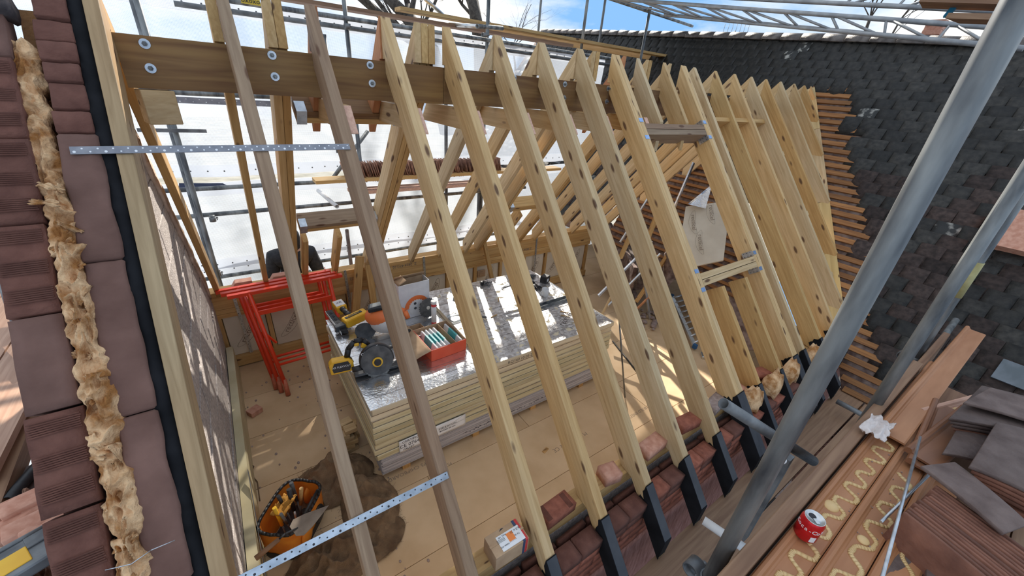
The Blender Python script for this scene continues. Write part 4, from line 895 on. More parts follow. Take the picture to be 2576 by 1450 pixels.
tree(pd(2165, 300, 22), pd(2150, 70, 22), .16, 21, 'small distant bare tree seen through the lattice beam', depth=5)
tree(pd(1290, 300, 26), pd(1300, 110, 26), .12, 5, 'faint twiggy treetop left of the old ridge', depth=4)

# ================================================================ stack of boards in the room
SX0, SX1, SY0, SY1 = .79, 3.46, -.44, 1.02
STZ = -2.55
sg = 'boards in the central stack'
z = FZ + .07
for i in range(4): tag(beam('bearer', (SX0 + .25 + i * .7, SY0 + .02, FZ + .035), (SX0 + .25 + i * .7, SY1 - .02, FZ + .035), .07, .07, (0, 0, 1), M_pine2), ORD[i] + ' timber bearer under the plasterboard, from the left', 'bearer', 'bearers under the stack')
n1, n2 = 13, 9; h1 = .0145; i = 0
for i in range(n1):
    m = MB(); dx_ = random.uniform(-.012, .012); m.box(((SX0 + SX1) / 2 + .04 + dx_, (SY0 + SY1) / 2 - .03 + random.uniform(-.006, .006), z + h1 / 2 - .0005), (SX1 - SX0, SY1 - SY0 - .06, h1 - .0018)); o = m.build('plasterboard', M_pbd)
    tag(o, 'plasterboard sheet ' + ('at the very bottom of the pile' if i == 0 else ORD[i] + ' from the bottom of the pale grey lower pile'), 'board', 'plasterboards under the insulation'); z += h1
    if i == 4: bz = z
hh = (STZ - z) / n2
for i in range(n2):
    m = MB(); m.box(((SX0 + SX1) / 2 + random.uniform(-.008, .012), (SY0 + SY1) / 2 + random.uniform(-.007, .007), z + hh / 2), (SX1 - SX0, SY1 - SY0, hh - .006)); o = m.build('insulation_board', M_pirp if i in (n2 - 1, n2 - 2) else M_pir)
    tag(o, 'yellow foam insulation board, ' + (ORD[i] + ' up from the plasterboard' if i < n2 - 1 else 'top full-size one carrying the tools'), 'board', 'insulation boards in the stack'); bevel(o, .004)
    for zz in (z + .0035, z + hh - .0035):
        m = MB(); m.box(((SX0 + SX1) / 2, (SY0 + SY1) / 2, zz), (SX1 - SX0 - .004, SY1 - SY0 - .004, .0028)); f_ = m.build('foil_facing', M_foil, o)
    if i == n2 - 1:
        m = MB(); m.grid(lambda u, v: Vector((SX0 + .002 + (SX1 - SX0 - .004) * u, SY0 + .002 + (SY1 - SY0 - .004) * v, STZ - .002 + .0022 * noise.noise(Vector((u * 22, v * 14, 0))))), 110, 60); m.build('foil_face', M_foil, o)
        for k_ in range(1, 12):
            m = MB(); m.box(((SX0 + SX1) / 2, SY0 + k_ * .122, STZ + .0004), (SX1 - SX0 - .01, .0016, .0008)); m.build('printed_line', M_inkg, o)
    z += hh
# wrapping label on the near side
def sidex(s, sz, x, zc, mt=M_ink, par=None): text(s, sz, Matrix.Translation((x, SY0 - .012, zc)) @ frame((1, 0, 0), (0, 0, 1), (0, -1, 0)).to_4x4() @ Matrix.Rotation(.0, 4, 'Z'), mt, par, depth=.0003)
m = MB(); m.grid(lambda u, v: Vector((.98 + .62 * u, SY0 - .011 - .003 * noise.noise(Vector((u * 9, v * 5, 0))), -3.105 + .13 * v)), 20, 6, .001, (0, -1, 0)); wl = m.build('pack_label', M_wht); tag(wl, 'creased white printed delivery label on the near side of the stack', 'label')
sidex('CERTIFICATE OF', .036, 1.14, -3.0, par=wl); sidex('CE 0764', .05, 1.07, -3.045, par=wl); sidex('INSULATION', .03, 1.42, -3.03, par=wl); sidex('BOARD 50 mm', .024, 1.42, -3.06, par=wl); sidex('PALLET', .03, 1.06, -3.085, par=wl)
pr = tag(MB().box((2.2, SY0 + .029 - .03, -3.2), (.001, .001, .001)).build('pack_print', M_ink), 'dotted black print along the plasterboard edges', 'print')
text('- . .-.- ..-- .. --. . -- .-. .  .. .-- - -.-. .', .085, Matrix.Translation((2.15, SY0 - .002, -3.215)) @ frame((1, 0, 0), (0, 0, 1), (0, -1, 0)).to_4x4(), M_ink, pr, depth=.0004)
# clear wrap wrinkles: thin streaks along the foam edges
m = MB()
for k_ in range(34):
    x = random.uniform(SX0 + .1, SX1 - .5); zz = random.uniform(-3.08, -2.6); m.path([(x, SY0 - .012, zz), (x + .2, SY0 - .013, zz + random.uniform(-.02, .03)), (x + random.uniform(.3, .5), SY0 - .012, zz + random.uniform(-.03, .05))], .0012, 4)
tag(m.build('wrap_creases', mk('film_crease', (.42, .38, .30), (.62, .58, .48))), 'creases of stretch film on the near side of the stack', 'film', kind='stuff')
# the loose extra board on top
EB = -2.50
m = MB(); m.box((2.60, .265, (STZ + EB) / 2), (1.52, 1.5, EB - STZ - .002), Matrix.Rotation(-.02, 3, 'Z')); eb = tag(m.build('insulation_board', M_pirp), 'loose upper insulation board with scuffed foil face and dated edge', 'board'); bevel(eb, .002)
m = MB(); m.grid(lambda u, v: Vector((2.60, .265, EB + .0005)) + Matrix.Rotation(-.02, 3, 'Z') @ Vector((-.758 + 1.516 * u, -.748 + 1.496 * v, .0035 * noise.noise(Vector((u * 20, v * 20, 0))) + .0015 * noise.noise(Vector((u * 60, v * 60, 4))))), 120, 110); m.build('foil_face', M_foil2, eb)
for k_ in range(1, 9):
    m = MB(); m.path([Vector((1.86 + .15 * j, -.47 + k_ * .165 + random.uniform(-.004, .004), EB + .002)) for j in range(11)], .0013, 4); m.build('printed_line', M_inkg, eb)
m = MB()
for k_ in range(300):                                        # scuffs in the foil
    x = random.uniform(1.9, 3.3); y = random.uniform(-.42, .95); a = random.uniform(0, 6.28); L = random.uniform(.01, .05); p = Vector((x, y, EB + .0028)); q = [p]
    for j in range(3): a += random.uniform(-.9, .9); q.append(q[-1] + Vector((math.cos(a), math.sin(a), 0)) * L)
    m.path(q, .0009, 3)
tag(m.build('scuff_marks', M_inkg, eb), kind='stuff')
text('RC/160 10-01-25 1', .042, Matrix.Translation((2.16, -.499, (STZ + EB) / 2)) @ frame((1, -.02, 0), (0, 0, 1), (0, -1, 0)).to_4x4(), M_ink, eb, depth=.0004)
text('recticel', .10, Matrix.Translation((2.95, -.2, EB + .003)) @ Matrix.Rotation(.5, 4, 'Z'), M_inkg, eb, depth=.0003)
# offcut block pile at the left end of the stack
for i in range(12):
    m = MB(); p = Vector((.70 + random.uniform(-.02, .02) + (i % 3) * .03 - .04, .12 - (i % 2) * .09, FZ + .022 + (i // 2) * .045)); m.box(p, (.10, .08, .042), Matrix.Rotation(random.uniform(-.2, .2), 3, 'Z')); o = m.build('timber_offcut', M_pine); bevel(o, .002)
    tag(o, 'pale timber offcut, ' + ('back' if i % 2 == 0 else 'front') + ' one, ' + ORD[i // 2] + ' layer up, beside the board stack', 'block', 'offcut blocks by the stack')

# ================================================================ tools on the stack
def local(name, p, ang, label, cat, tilt=None, group=None, scale=1.0):
    R = Matrix.Rotation(ang, 4, 'Z') @ (tilt if tilt else Matrix.Identity(4)) @ Matrix.Scale(scale, 4)
    o = bpy.data.objects.new(name, None); C.objects.link(o); M = Matrix.Translation(Vector(p)) @ R; o.matrix_basis = M; WM[o.name] = M; return tag(o, label, cat, group)
def L(m, name, mat, par, bv=0):
    o = m.build(name, mat, par, world=False)
    if bv: bevel(o, bv, 2)
    return o
RX = lambda a: Matrix.Rotation(a, 4, 'X'); RY = lambda a: Matrix.Rotation(a, 4, 'Y'); RZ = lambda a: Matrix.Rotation(a, 4, 'Z')
TX = Matrix.Translation
# circular saw, blade plane vertical, lying with base plate tilted towards us
t = local('circular_saw', (.99, .03, STZ), -.12, 'black and yellow cordless circular saw on the near left corner of the stack', 'saw', RX(-.25), scale=1.32)
m = MB(); m.box((.01, 0, .006), (.30, .15, .004)); m.box((.01, -.072, .012), (.30, .004, .012)); L(m, 'base_plate', M_grey, t)
m = MB(); m.prism([(.105 * math.cos(a), .105 * math.sin(a)) for a in [PI * 1.0 * k / 24 - .12 for k in range(27)]] + [(-.10, -.03), (.095, -.03)], .04, TX((0, -.035, .085)) @ RX(PI / 2)); L(m, 'blade_guard', M_black, t, .004)
m = MB(); m.tube((0, -.080, .085), (0, -.0765, .085), .098, 36); L(m, 'lower_guard', M_grey, t)
m = MB(); m.prism([((.086 if k % 2 else .080) * math.cos(2 * PI * k / 60), (.086 if k % 2 else .080) * math.sin(2 * PI * k / 60)) for k in range(60)], .002, TX((0, -.0735, .05)) @ RX(PI / 2)); L(m, 'blade', M_galv, t)
m = MB(); m.tube((0, -.088, .075), (0, -.080, .075), .032, 20); f = L(m, 'flange', M_yel, t); m = MB(); m.tube((0, -.094, .075), (0, -.086, .075), .022, 16); L(m, 'arbor', M_black, t)
m = MB(); m.tube((0, -.03, .085), (0, .075, .085), .044, 18); L(m, 'motor', M_black, t, .003)
m = MB(); m.path([(-.03, .01, .165), (-.06, .012, .205), (-.11, .012, .205), (-.15, .012, .165), (-.165, .012, .115), (-.15, .012, .07)], [.018, .019, .018, .018, .018, .022], 12); L(m, 'handle', M_black, t)
m = MB(); m.box((-.05, .012, .168), (.05, .036, .035), RY(.4).to_3x3()); m.box((-.10, .012, .188), (.03, .040, .022)); L(m, 'handle_grip', M_yel, t, .006)
m = MB(); m.prism([(-.065, -.04), (.055, -.04), (.07, -.02), (.07, .02), (.05, .045), (-.05, .045), (-.07, .02)], .078, TX((-.205, .052, .07)) @ RX(PI / 2)); b = L(m, 'battery', M_yel, t, .006)
m = MB(); m.prism([(-.05, -.028), (.045, -.028), (.055, 0), (.04, .032), (-.04, .032), (-.055, .0)], .002, TX((-.205, -.026, .07)) @ RX(PI / 2)); L(m, 'battery_face', M_black, t, .001)
text('XR FLEXVOLT', .017, t.matrix_basis @ TX((-.205, -.030, .075)) @ RX(PI / 2), M_wht, t, depth=.0004)
text('DEWALT', .028, t.matrix_basis @ TX((-.035, -.0755 - .002, .157)) @ RX(PI / 2) @ RZ(.35), M_wht, t, depth=.0006)
m = MB(); m.tube((-.085, -.05, .05), (-.15, -.055, .05), .018, 14); L(m, 'dust_port', M_black, t)
m = MB(); m.ball((.09, -.02, .13), .018, 6, (1.6, 1, .7)); L(m, 'front_knob', M_black, t)
# framing nailer
t = local('nail_gun', (.975, .88, STZ), -1.48, 'yellow and black cordless nail gun at the back left corner of the stack', 'nail gun', RX(.1), scale=1.2)
m = MB(); m.box((-.15, 0, .085), (.13, .085, .06)); m.box((-.15, .0, .045), (.11, .06, .035)); L(m, 'battery', M_yel, t, .008)
m = MB(); m.box((-.15, 0, .117), (.10, .075, .004)); L(m, 'battery_top', M_wht, t, .002)
text('XR', .035, t.matrix_basis @ TX((-.15, 0, .1195)) @ RZ(PI / 2), M_ink, t, depth=.0004)
m = MB(); m.prism([(-.20, -.02), (.16, -.02), (.19, .03), (-.20, .03)], .032, TX((0, -.09, .02)) @ RX(0)); L(m, 'magazine', M_black, t, .003)
m = MB()
for k_ in range(5): m.box((-.14 + k_ * .06, -.085, .0535), (.028, .016, .002))
L(m, 'magazine_slots', M_ink, t)
m = MB(); m.box((-.01, -.112, .036), (.38, .003, .034)); L(m, 'magazine_rail', M_alu, t)
m = MB(); m.path([(-.10, 0, .09), (-.05, .005, .085), (.0, .01, .08), (.05, .02, .075)], [.024, .022, .023, .028], 12); L(m, 'handle', M_black, t)
m = MB(); m.box((.10, .04, .075), (.09, .20, .075), RZ(.15).to_3x3()); L(m, 'motor_housing', M_yel, t, .014)
m = MB(); m.tube((.115, .14, .075), (.125, .185, .075), .04, 20); L(m, 'end_cap', M_grey, t)
m = MB()
for k_ in range(9): a = 2 * PI * k_ / 9; m.bar((.118 + .0, .165, .075) + Vector((0, 0, 0)) if False else Vector((.118 + .036 * math.cos(a), .165, .075 + .036 * math.sin(a))), Vector((.124 + .030 * math.cos(a), .192, .075 + .030 * math.sin(a))), .006, .006)
L(m, 'vents', M_whi, t)
m = MB(); m.box((.10, .03, .114), (.03, .14, .004), RZ(.15).to_3x3()); L(m, 'logo_strip', M_black, t, .001)
text('DEWALT', .026, t.matrix_basis @ TX((.10, .03, .1165)) @ RZ(PI / 2 + .15), M_yel, t, depth=.0004)
m = MB(); m.box((.115, -.09, .055), (.05, .09, .05)); m.tube((.12, -.14, .03), (.12, -.10, .05), .012, 10); L(m, 'nose', M_grey, t, .004)
# cordless cut-off saw in white and orange
t = local('cut_off_saw', (1.25, .50, STZ), -.35, 'white and orange cordless cut-off saw with black blade guard in the middle of the tools', 'saw', RY(-.05), scale=1.4)
m = MB(); m.ball((0, 0, .115), .115, 12, (1.0, .8, .85)); L(m, 'body', M_whi, t)
m = MB(); m.ball((-.02, 0, .150), .108, 12, (1.05, .82, .70)); L(m, 'top_cover', M_org, t)
m = MB(); m.box((-.05, -.02, .228), (.10, .075, .03), RY(-.15).to_3x3()); bt = L(m, 'battery', M_black, t, .008); m = MB(); m.box((-.05, -.02, .246), (.075, .055, .006), RY(-.15).to_3x3()); L(m, 'battery_label', M_galv, t, .002)
m = MB(); m.path([(.04, .03, .12), (.09, .05, .155), (.13, .04, .14), (.145, .02, .09)], .018, 10); L(m, 'rear_handle', M_org, t)
m = MB(); m.prism([(.075 * math.cos(a), .075 * math.sin(a)) for a in [PI * k / 20 + .1 for k in range(21)]], .04, TX((-.13, .02, .01)) @ RX(PI / 2) @ RZ(.3)); L(m, 'wheel_guard', M_black, t, .004)
m = MB(); m.tube((-.14, -.045, .065), (-.14, -.04, .065), .065, 30); L(m, 'cutting_wheel', M_grey, t)
m = MB(); m.box((.08, -.10, .09), (.10, .03, .09), RZ(.2).to_3x3()); L(m, 'side_cover', M_whi, t, .012)
# small angle grinder half hidden
t = local('drill', (1.28, .14, STZ), .5, 'small white and red cordless drill lying between the circular saw and the red box', 'drill', RX(PI / 2 - .2))
m = MB(); m.tube((-.07, .16, 0), (.07, .16, 0), .032, 16); L(m, 'motor_housing', M_whi, t, .003); m = MB(); m.tube((.07, .16, 0), (.12, .16, 0), .022, 12, .014); L(m, 'chuck', M_black, t)
m = MB(); m.path([(-.02, .14, 0), (-.03, .05, 0)], [.022, .024], 12); L(m, 'handle', M_org, t); m = MB(); m.box((-.03, .02, 0), (.10, .05, .07)); L(m, 'battery', M_whi, t, .006)
# saw blade carton (white, tall, torn open)
t = local('saw_blade_carton', (1.60, .74, STZ), .05, 'tall white torn-open carton printed with an orange saw blade', 'carton', scale=1.1)
w, d_, h_ = .30, .13, .36
for c, dim, nme in (((0, -d_ / 2, h_ / 2), (w, .004, h_), 'front_panel'), ((0, d_ / 2, h_ / 2), (w, .004, h_), 'back_panel'), ((-w / 2, 0, h_ / 2), (.004, d_, h_), 'side_panel'), ((w / 2, 0, h_ / 2), (.004, d_, h_), 'side_panel'), ((0, 0, .002), (w, d_, .004), 'base_panel')):
    L(MB().box(c, dim), nme, M_cardw if nme != 'back_panel' else M_card, t)
m = MB(); m.grid(lambda u, v: Vector((-w / 2 + w * u, d_ / 2 + .0 - .05 * v, h_ + .055 * v + .006 * noise.noise(Vector((u * 14, v * 3, 0))))), 16, 3, .002, (0, -1, 0)); L(m, 'flap', M_card, t)
m = MB(); m.grid(lambda u, v: Vector((-w / 2 - .0 + .08 * v, -d_ / 2 + d_ * u, h_ + .04 * v)), 6, 3, .002, (1, 0, 0)); L(m, 'flap', M_card, t)
m = MB(); m.prism([(.125 * math.cos(a), .125 * math.sin(a)) for a in [PI * k / 24 for k in range(25)]], .001, TX((.02, -d_ / 2 - .003, .10)) @ RX(PI / 2)); L(m, 'printed_arc', M_org, t)
m = MB(); m.prism([((.088 if k % 2 else .078) * math.cos(2 * PI * k / 44), (.088 if k % 2 else .078) * math.sin(2 * PI * k / 44)) for k in range(44)], .001, TX((.02, -d_ / 2 - .0045, .10)) @ RX(PI / 2)); L(m, 'printed_blade', M_whi, t)
for k_ in range(3):
    m = MB(); m.tube((.02 + .04 * math.cos(k_ * 2.1), -d_ / 2 - .0065, .12 + .03 * math.sin(k_ * 2.1)), (.02 + .04 * math.cos(k_ * 2.1), -d_ / 2 - .004, .12 + .03 * math.sin(k_ * 2.1)), .014, 12); L(m, 'printed_hole', M_grey, t)
# loose toothed blade standing by the carton
t = local('cutting_disc', (1.72, .60, STZ + .11), .15, 'round black toothed saw blade leaning on the white carton', 'disc', RX(PI / 2 - .2)); m = MB(); m.prism([((.11 if k % 2 else .10) * math.cos(2 * PI * k / 56), (.11 if k % 2 else .10) * math.sin(2 * PI * k / 56)) for k in range(56)], .003, TX((0, 0, -.0015))); L(m, 'plate', M_grey, t); L(MB().tube((0, 0, -.003), (0, 0, .003), .02, 16), 'hub', M_alu, t)
# tall sealant tube
t = local('sealant_tube', (1.72, .46, STZ), 0, 'tall pale capped tube with red stripes standing behind the red box', 'tube'); L(MB().tube((0, 0, 0), (0, 0, .23), .026, 18), 'body', M_redt, t, .002); L(MB().tube((.0, 0, .02), (0, 0, .20), .0265, 18), 'sleeve', M_whi, t); L(MB().tube((0, 0, .23), (0, 0, .262), .03, 18), 'cap', M_whi, t, .003)
# red carton with packets, flap open
t = local('red_carton', (1.60, .08, STZ), .045, 'open red cardboard box of blue-banded packets', 'box', scale=1.18)
w, d_, h_ = .30, .32, .10
for c, dim, nme, mt in (((0, -d_ / 2, h_ / 2), (w, .004, h_), 'front_panel', M_cardr), ((0, d_ / 2, h_ / 2), (w, .004, h_), 'back_panel', M_card), ((-w / 2, 0, h_ / 2), (.004, d_, h_), 'side_panel', M_cardr), ((w / 2, 0, h_ / 2), (.004, d_, h_), 'side_panel', M_card), ((0, 0, .003), (w, d_, .004), 'base_panel', M_card), ((.065, 0, h_ / 2), (.004, d_ - .01, h_ - .01), 'divider', M_card)): L(MB().box(c, dim), nme, mt, t)
m = MB(); m.grid(lambda u, v: Vector((-w / 2 - .15 * v, -d_ / 2 + d_ * u, h_ - .02 * v - .02 * v * v)), 4, 6, .003, (0, 0, 1)); L(m, 'lid_flap', M_card, t)
m = MB(); m.grid(lambda u, v: Vector((-w / 2 - .10 * u, d_ / 2 + .10 * v, h_ - .01 * v)), 3, 3, .003, (0, 0, 1)); L(m, 'lid_flap', M_card, t)
for k_ in range(5):
    c = Vector((-.10 + k_ * .034 if k_ < 4 else .11, -.01, .055)); R = RY(.22).to_3x3()
    p_ = L(MB().box(c, (.016, .27, .085), R), 'packet', M_cardw, t, .003); L(MB().box(c, (.0175, .12, .087), R), 'packet_band', M_teal, t)
# brown open side carton
t = local('small_carton', (1.44, .30, STZ), .1, 'plain brown open carton with a white slip, left of the red box', 'box')
for c, dim in (((0, .07, .05), (.2, .003, .10)), ((0, -.07, .04), (.2, .003, .08)), ((-.1, 0, .05), (.003, .14, .10)), ((.1, 0, .05), (.003, .14, .10)), ((0, 0, .002), (.2, .14, .003))): L(MB().box(c, dim), 'panel', M_card, t)
L(MB().box((-.01, -.09, .075), (.10, .04, .002), RX(-.5).to_3x3()), 'paper_slip', M_wht, t)
# clear tub of screws
t = local('screw_tub', (1.92, .36, STZ), .1, 'clear square tub half full of black screws', 'tub')
m = MB(); q = [(.075 * math.copysign(abs(math.cos(a)) ** .45, math.cos(a)), .065 * math.copysign(abs(math.sin(a)) ** .45, math.sin(a))) for a in [2 * PI * k / 32 for k in range(32)]]
P = []
for zz, s_ in ((0, .86), (.07, 1.0), (.075, 1.07), (.07, .97), (.004, .83)): P += [Vector((a * s_, b * s_, zz)) for a, b in q]
m.add(P, [(k * 32 + i, k * 32 + (i + 1) % 32, (k + 1) * 32 + (i + 1) % 32, (k + 1) * 32 + i) for k in range(4) for i in range(32)] + [tuple(range(128, 160)), tuple(range(32))[::-1]], True); L(m, 'tub', M_clear, t)
m = MB()
for k_ in range(240):
    p = Vector((random.uniform(-.055, .055), random.uniform(-.045, .045), random.uniform(.006, .034))); a = random.uniform(0, 6.3); dv = Vector((math.cos(a), math.sin(a), random.uniform(-.4, .4))) * .018; m.tube(p - dv, p + dv, .0018, 4); m.tube(p + dv, p + dv * 1.12, .004, 5)
tag(L(m, 'screws', M_black, t), kind='stuff')
# hammer, trowel bits, pencils, blue card
def hammer(p, ang, label, hm, L_=.30):
    t = local('hammer', p, ang, label, 'hammer', group='hammers on the stack'); L(MB().path([(0, 0, .022), (L_ * .55, .004, .02), (L_, 0, .018)], [.011, .010, .013], 10), 'handle', hm, t); L(MB().tube((-.0, -.05, .022), (-.0, .02, .022), .014, 12), 'head', M_alu, t, .002)
    m = MB(); m.path([(0, .02, .022), (-.008, .05, .018), (-.025, .08, .006)], [.011, .008, .004], 8); L(m, 'claw', M_alu, t)
hammer((1.98, .80, STZ), 1.95, 'hammer with a pale handle pointing away, behind the clear tub', M_whi)
hammer((2.02, .62, STZ), .1, 'hammer with a yellow grip resting against the loose upper board', M_yel, .22)
t = local('hand_saw', (2.10, .30, EB), -.55, 'dark short handsaw lying on the loose upper board beside the clear tub', 'saw'); m = MB(); m.prism([(-.02, -.025), (.20, -.012), (.20, .012), (-.02, .035)], .002); L(m, 'blade', M_grey, t); m = MB(); m.path([(-.02, -.02, .01), (-.08, -.03, .01), (-.10, .02, .01), (-.02, .03, .01)], .012, 8); L(m, 'handle', M_black, t)
tag(MB().box((1.98, .50, STZ + .002), (.16, .09, .002), Matrix.Rotation(.4, 3, 'Z')).build('printed_card', M_teal), 'small turquoise card lying left of the clear tub', 'card')
tag(MB().box((2.0, .86, EB + .002), (.0, .0, .0)).build('x', M_teal)) if False else None
# battery pack, tape measure, square, gloves, mug, steel profile on the loose board
t = local('battery_pack', (2.17, .77, EB), .35, 'dark tool battery on the far left of the loose upper board', 'battery'); L(MB().box((0, 0, .03), (.11, .075, .06)), 'case', M_black, t, .006); L(MB().box((-.01, -.03, .03), (.06, .02, .04)), 'label', M_galvd, t, .002)
t = local('keys_and_bits', (2.62, .88, EB), .3, 'small heap of dark drill bits and a black gauge near the far edge', 'drill bits'); m = MB()
for k_ in range(26): p = Vector((random.uniform(-.07, .07), random.uniform(-.05, .05), random.uniform(.004, .03))); a = random.uniform(0, 6.3); m.tube(p, p + Vector((math.cos(a), math.sin(a), random.uniform(-.1, .3))) * .04, .004, 6)
L(m, 'bits', M_grey, t); L(MB().box((-.06, .03, .03), (.04, .03, .05)), 'gauge', M_black, t, .004)
t = local('folding_square', (2.78, .72, EB), .14, 'thin dark folding square lying open behind the centre of the board', 'square'); L(MB().bar((-.06, 0, .008), (.33, .0, .008), .012, .006), 'arm', M_grey, t); L(MB().bar((-.06, 0, .012), (.33, .07, .012), .010, .005), 'arm', M_grey, t)
def glove(p, ang, lb, mt):
    t = local('work_glove', p, ang, lb, 'glove', group='work gloves'); m = MB(); m.ball((0, 0, .016), .05, 8, (1.0, .85, .32)); m.path([(-.03, 0, .016), (-.10, 0, .018)], [.034, .038], 10)
    for k_, (a, l_) in enumerate(((-.35, .06), (-.12, .075), (.1, .078), (.3, .068))):
        b = Vector((.035, -.03 + .02 * k_, .016)); dv = Vector((math.cos(a), math.sin(a), 0)); m.path([b, b + dv * l_ * .55 + Vector((0, 0, .008)), b + dv * l_], [.0115, .011, .009], 8)
    m.path([(-.01, -.035, .016), (.03, -.075, .016), (.06, -.082, .012)], [.014, .012, .009], 8); L(m, 'shell', mt, t); L(MB().tube((-.10, 0, .018), (-.112, 0, .018), .040, 12), 'cuff', M_whi, t)
glove((3.22, .86, EB), -1.2, 'pale grey work glove, upper of the two, near the far right corner of the board', M_galvd); glove((3.12, .58, EB), -1.7, 'black work glove below the paler one', M_black)
t = local('radio_case', (3.32, .62, EB), .4, 'small black box with a white square label behind the mug', 'box'); L(MB().box((0, 0, .045), (.11, .09, .09)), 'case', M_black, t, .008); L(MB().box((-.01, -.046, .045), (.035, .003, .035)), 'sticker', M_wht, t)
t = local('mug', (3.08, .32, EB), 0, 'dusty cream mug with its handle to the left', 'mug'); L(MB().lathe([(.0, .0), (.032, .0), (.036, .01), (.042, .10), (.038, .10), (.034, .012), (0, .010)], 28), 'cup', M_whi, t)
m = MB(); m.path([Vector((-.038 - .03 * math.sin(a), 0, .052 + .03 * math.cos(a))) for a in [PI * k / 12 for k in range(13)]], .0055, 8); L(m, 'handle', M_whi, t)
t = local('steel_channel', (3.05, .13, EB), .02, 'grey U-shaped steel channel lying beside the mug', 'channel'); 
for y_, z_, w_, h2 in ((0, .003, .06, .004), (-.03, .018, .004, .034), (.03, .018, .004, .034)): L(MB().box((-.02, y_, z_), (.52, w_, h2)), 'web', M_galv, t)
t = local('small_trowel', (2.60, .10, EB), .9, 'small leaf-shaped dark trowel half hidden by a rafter on the foil', 'trowel'); L(MB().prism([(0, 0), (.06, .022), (.10, .0), (.06, -.022)], .002), 'blade', M_grey, t); L(MB().tube((.10, 0, .004), (.19, 0, .016), .009, 8), 'handle', M_pine2, t)
t = local('drill', (3.36, -.02, STZ + .01), 2.2, 'metallic cordless tool hanging on the right end of the stack', 'drill', RX(PI / 2)); L(MB().tube((-.08, .05, 0), (.08, .05, 0), .034, 16), 'motor_housing', M_grey, t, .003); L(MB().tube((.08, .05, 0), (.13, .05, 0), .02, 12), 'chuck', M_alu, t); L(MB().path([(-.02, .04, 0), (-.03, -.05, 0)], .022, 10), 'handle', M_grey, t); L(MB().box((-.03, -.08, 0), (.09, .05, .06)), 'battery', M_galvd, t, .006)
for k_, (x, y, a) in enumerate(((2.5, .45, .9), (3.0, -.05, -.9), (2.25, .2, .2), (2.95, -.12, -.8))):
    tag(MB().bar(Vector((x, y, EB + .007)), Vector((x + .09 * math.cos(a), y + .09 * math.sin(a), EB + .007)), .008, .006).build('wood_splinter', M_pine2), 'thin wood splinter on the scuffed foil, ' + ['left of the channel', 'before the mug', 'nearest the tub', 'near the front edge'][k_], 'splinter', 'splinters on the foil')

# ================================================================ trestles leaning on the knee wall
def trestle(x0, y0, lb, w=.86, h=1.16, ln=.16, zt=-2.34):
    t = local('steel_trestle', (x0, y0, FZ), .035, lb, 'trestle', group='red steel trestles')
    def P(a, b, c): return Vector((a, b + c * 0, c))
    H = zt - FZ
    top = lambda x, dz=0: Vector((x, .0, H + dz)); bot = lambda x, zz=0: Vector((x + (.10 if x < .5 else -.02), -.50 + zz * .5 / H, zz))
    def at(x, f): a = top(x); b = bot(x); return b.lerp(a, f)
    m = MB(); m.box((w / 2 + .02, 0, H + .004), (w + .22, .045, .006)); m.box((w / 2 + .02, -.022, H - .012), (w + .22, .004, .03)); L(m, 'top_bar', M_orange, t)
    for x in (.09, w - .01):
        L(MB().tube(top(x), bot(x, .10), .021, 14), 'leg', M_orange, t); L(MB().tube(bot(x, .16) , bot(x, .002), .0225, 14), 'foot', M_orangew, t)
    for f_ in (.80,): L(MB().bar(at(.09, f_), at(w - .01, f_), .022, .045), 'rail', M_orange, t)
    L(MB().tube(at(.09, .30), at(w - .01, .30), .014, 10), 'rail', M_orange, t)
    L(MB().bar(at(.09, .62), at(.16, .50), .012, .02), 'stay', M_orange, t); L(MB().tube(top(w + .08, 0), top(w + .08, .05), .004, 6), 'pin', M_orange, t)
trestle(.03, 1.70, 'red steel trestle leaning on the knee wall, the rearmost'); trestle(.07, 1.62, 'red steel trestle leaning on the knee wall, the middle one'); trestle(.12, 1.54, 'red steel trestle leaning on the knee wall, nearest the camera')
# leaning offcuts at the far wall
for i, (a, b, w, lb) in enumerate((((905, 645), (893, 800), .09, 'upright timber leaning on the knee wall left of the white carton'), ((925, 660), (945, 800), .075, 'second timber leaning beside it, tilted right'), ((1216, 600), (1238, 705), .05, 'narrow stud standing in front of the knee wall behind the stack'))):
    A = on(*a, 1, 1.74); B = on(*b, 1, 1.6); tag(beam('leaning_timber', A, B, w, .045, (0, 1, 0), M_pine2), lb, 'timber', 'timbers leaning at the far wall')
# pinkish cut bricks standing on the far plate
for i, (px, py, lb) in enumerate(((606, 712, 'left one'), (700, 692, 'right one, half behind a rafter'))):
    p = on(px, py, 1, 1.85); p.z = -2.41; m = MB(); m.prism([(-.10, 0), (.10, 0), (.10, .075), (-.05, .075)], .10, Matrix.Translation(p + Vector((0, .05, 0))) @ Matrix.Rotation(PI / 2, 4, 'X')); tag(bevel(m.build('cut_brick', mk('salmon_brick%d' % i, (.48, .22, .15), (.58, .30, .21), 20, .85)), .003), 'salmon pink cut brick on the far plate, ' + lb, 'brick', 'cut bricks on the far plate')
# brick on the chipboard
p = flr(642, 1040); m = MB(); m.box(p + Vector((0, 0, .0275)), (.11, .09, .055), Matrix.Rotation(.5, 3, 'Z')); tag(bevel(m.build('half_brick', M_brickl), .004), 'half brick lying alone on the chipboard floor', 'brick')
p = flr(1372, 1134); m = MB(); m.box(p + Vector((0, 0, .004)), (.07, .03, .006), Matrix.Rotation(.3, 3, 'Z')); tag(m.build('wood_chip', M_pine2), 'small orange wood chip on the floor before the stack', 'chip')

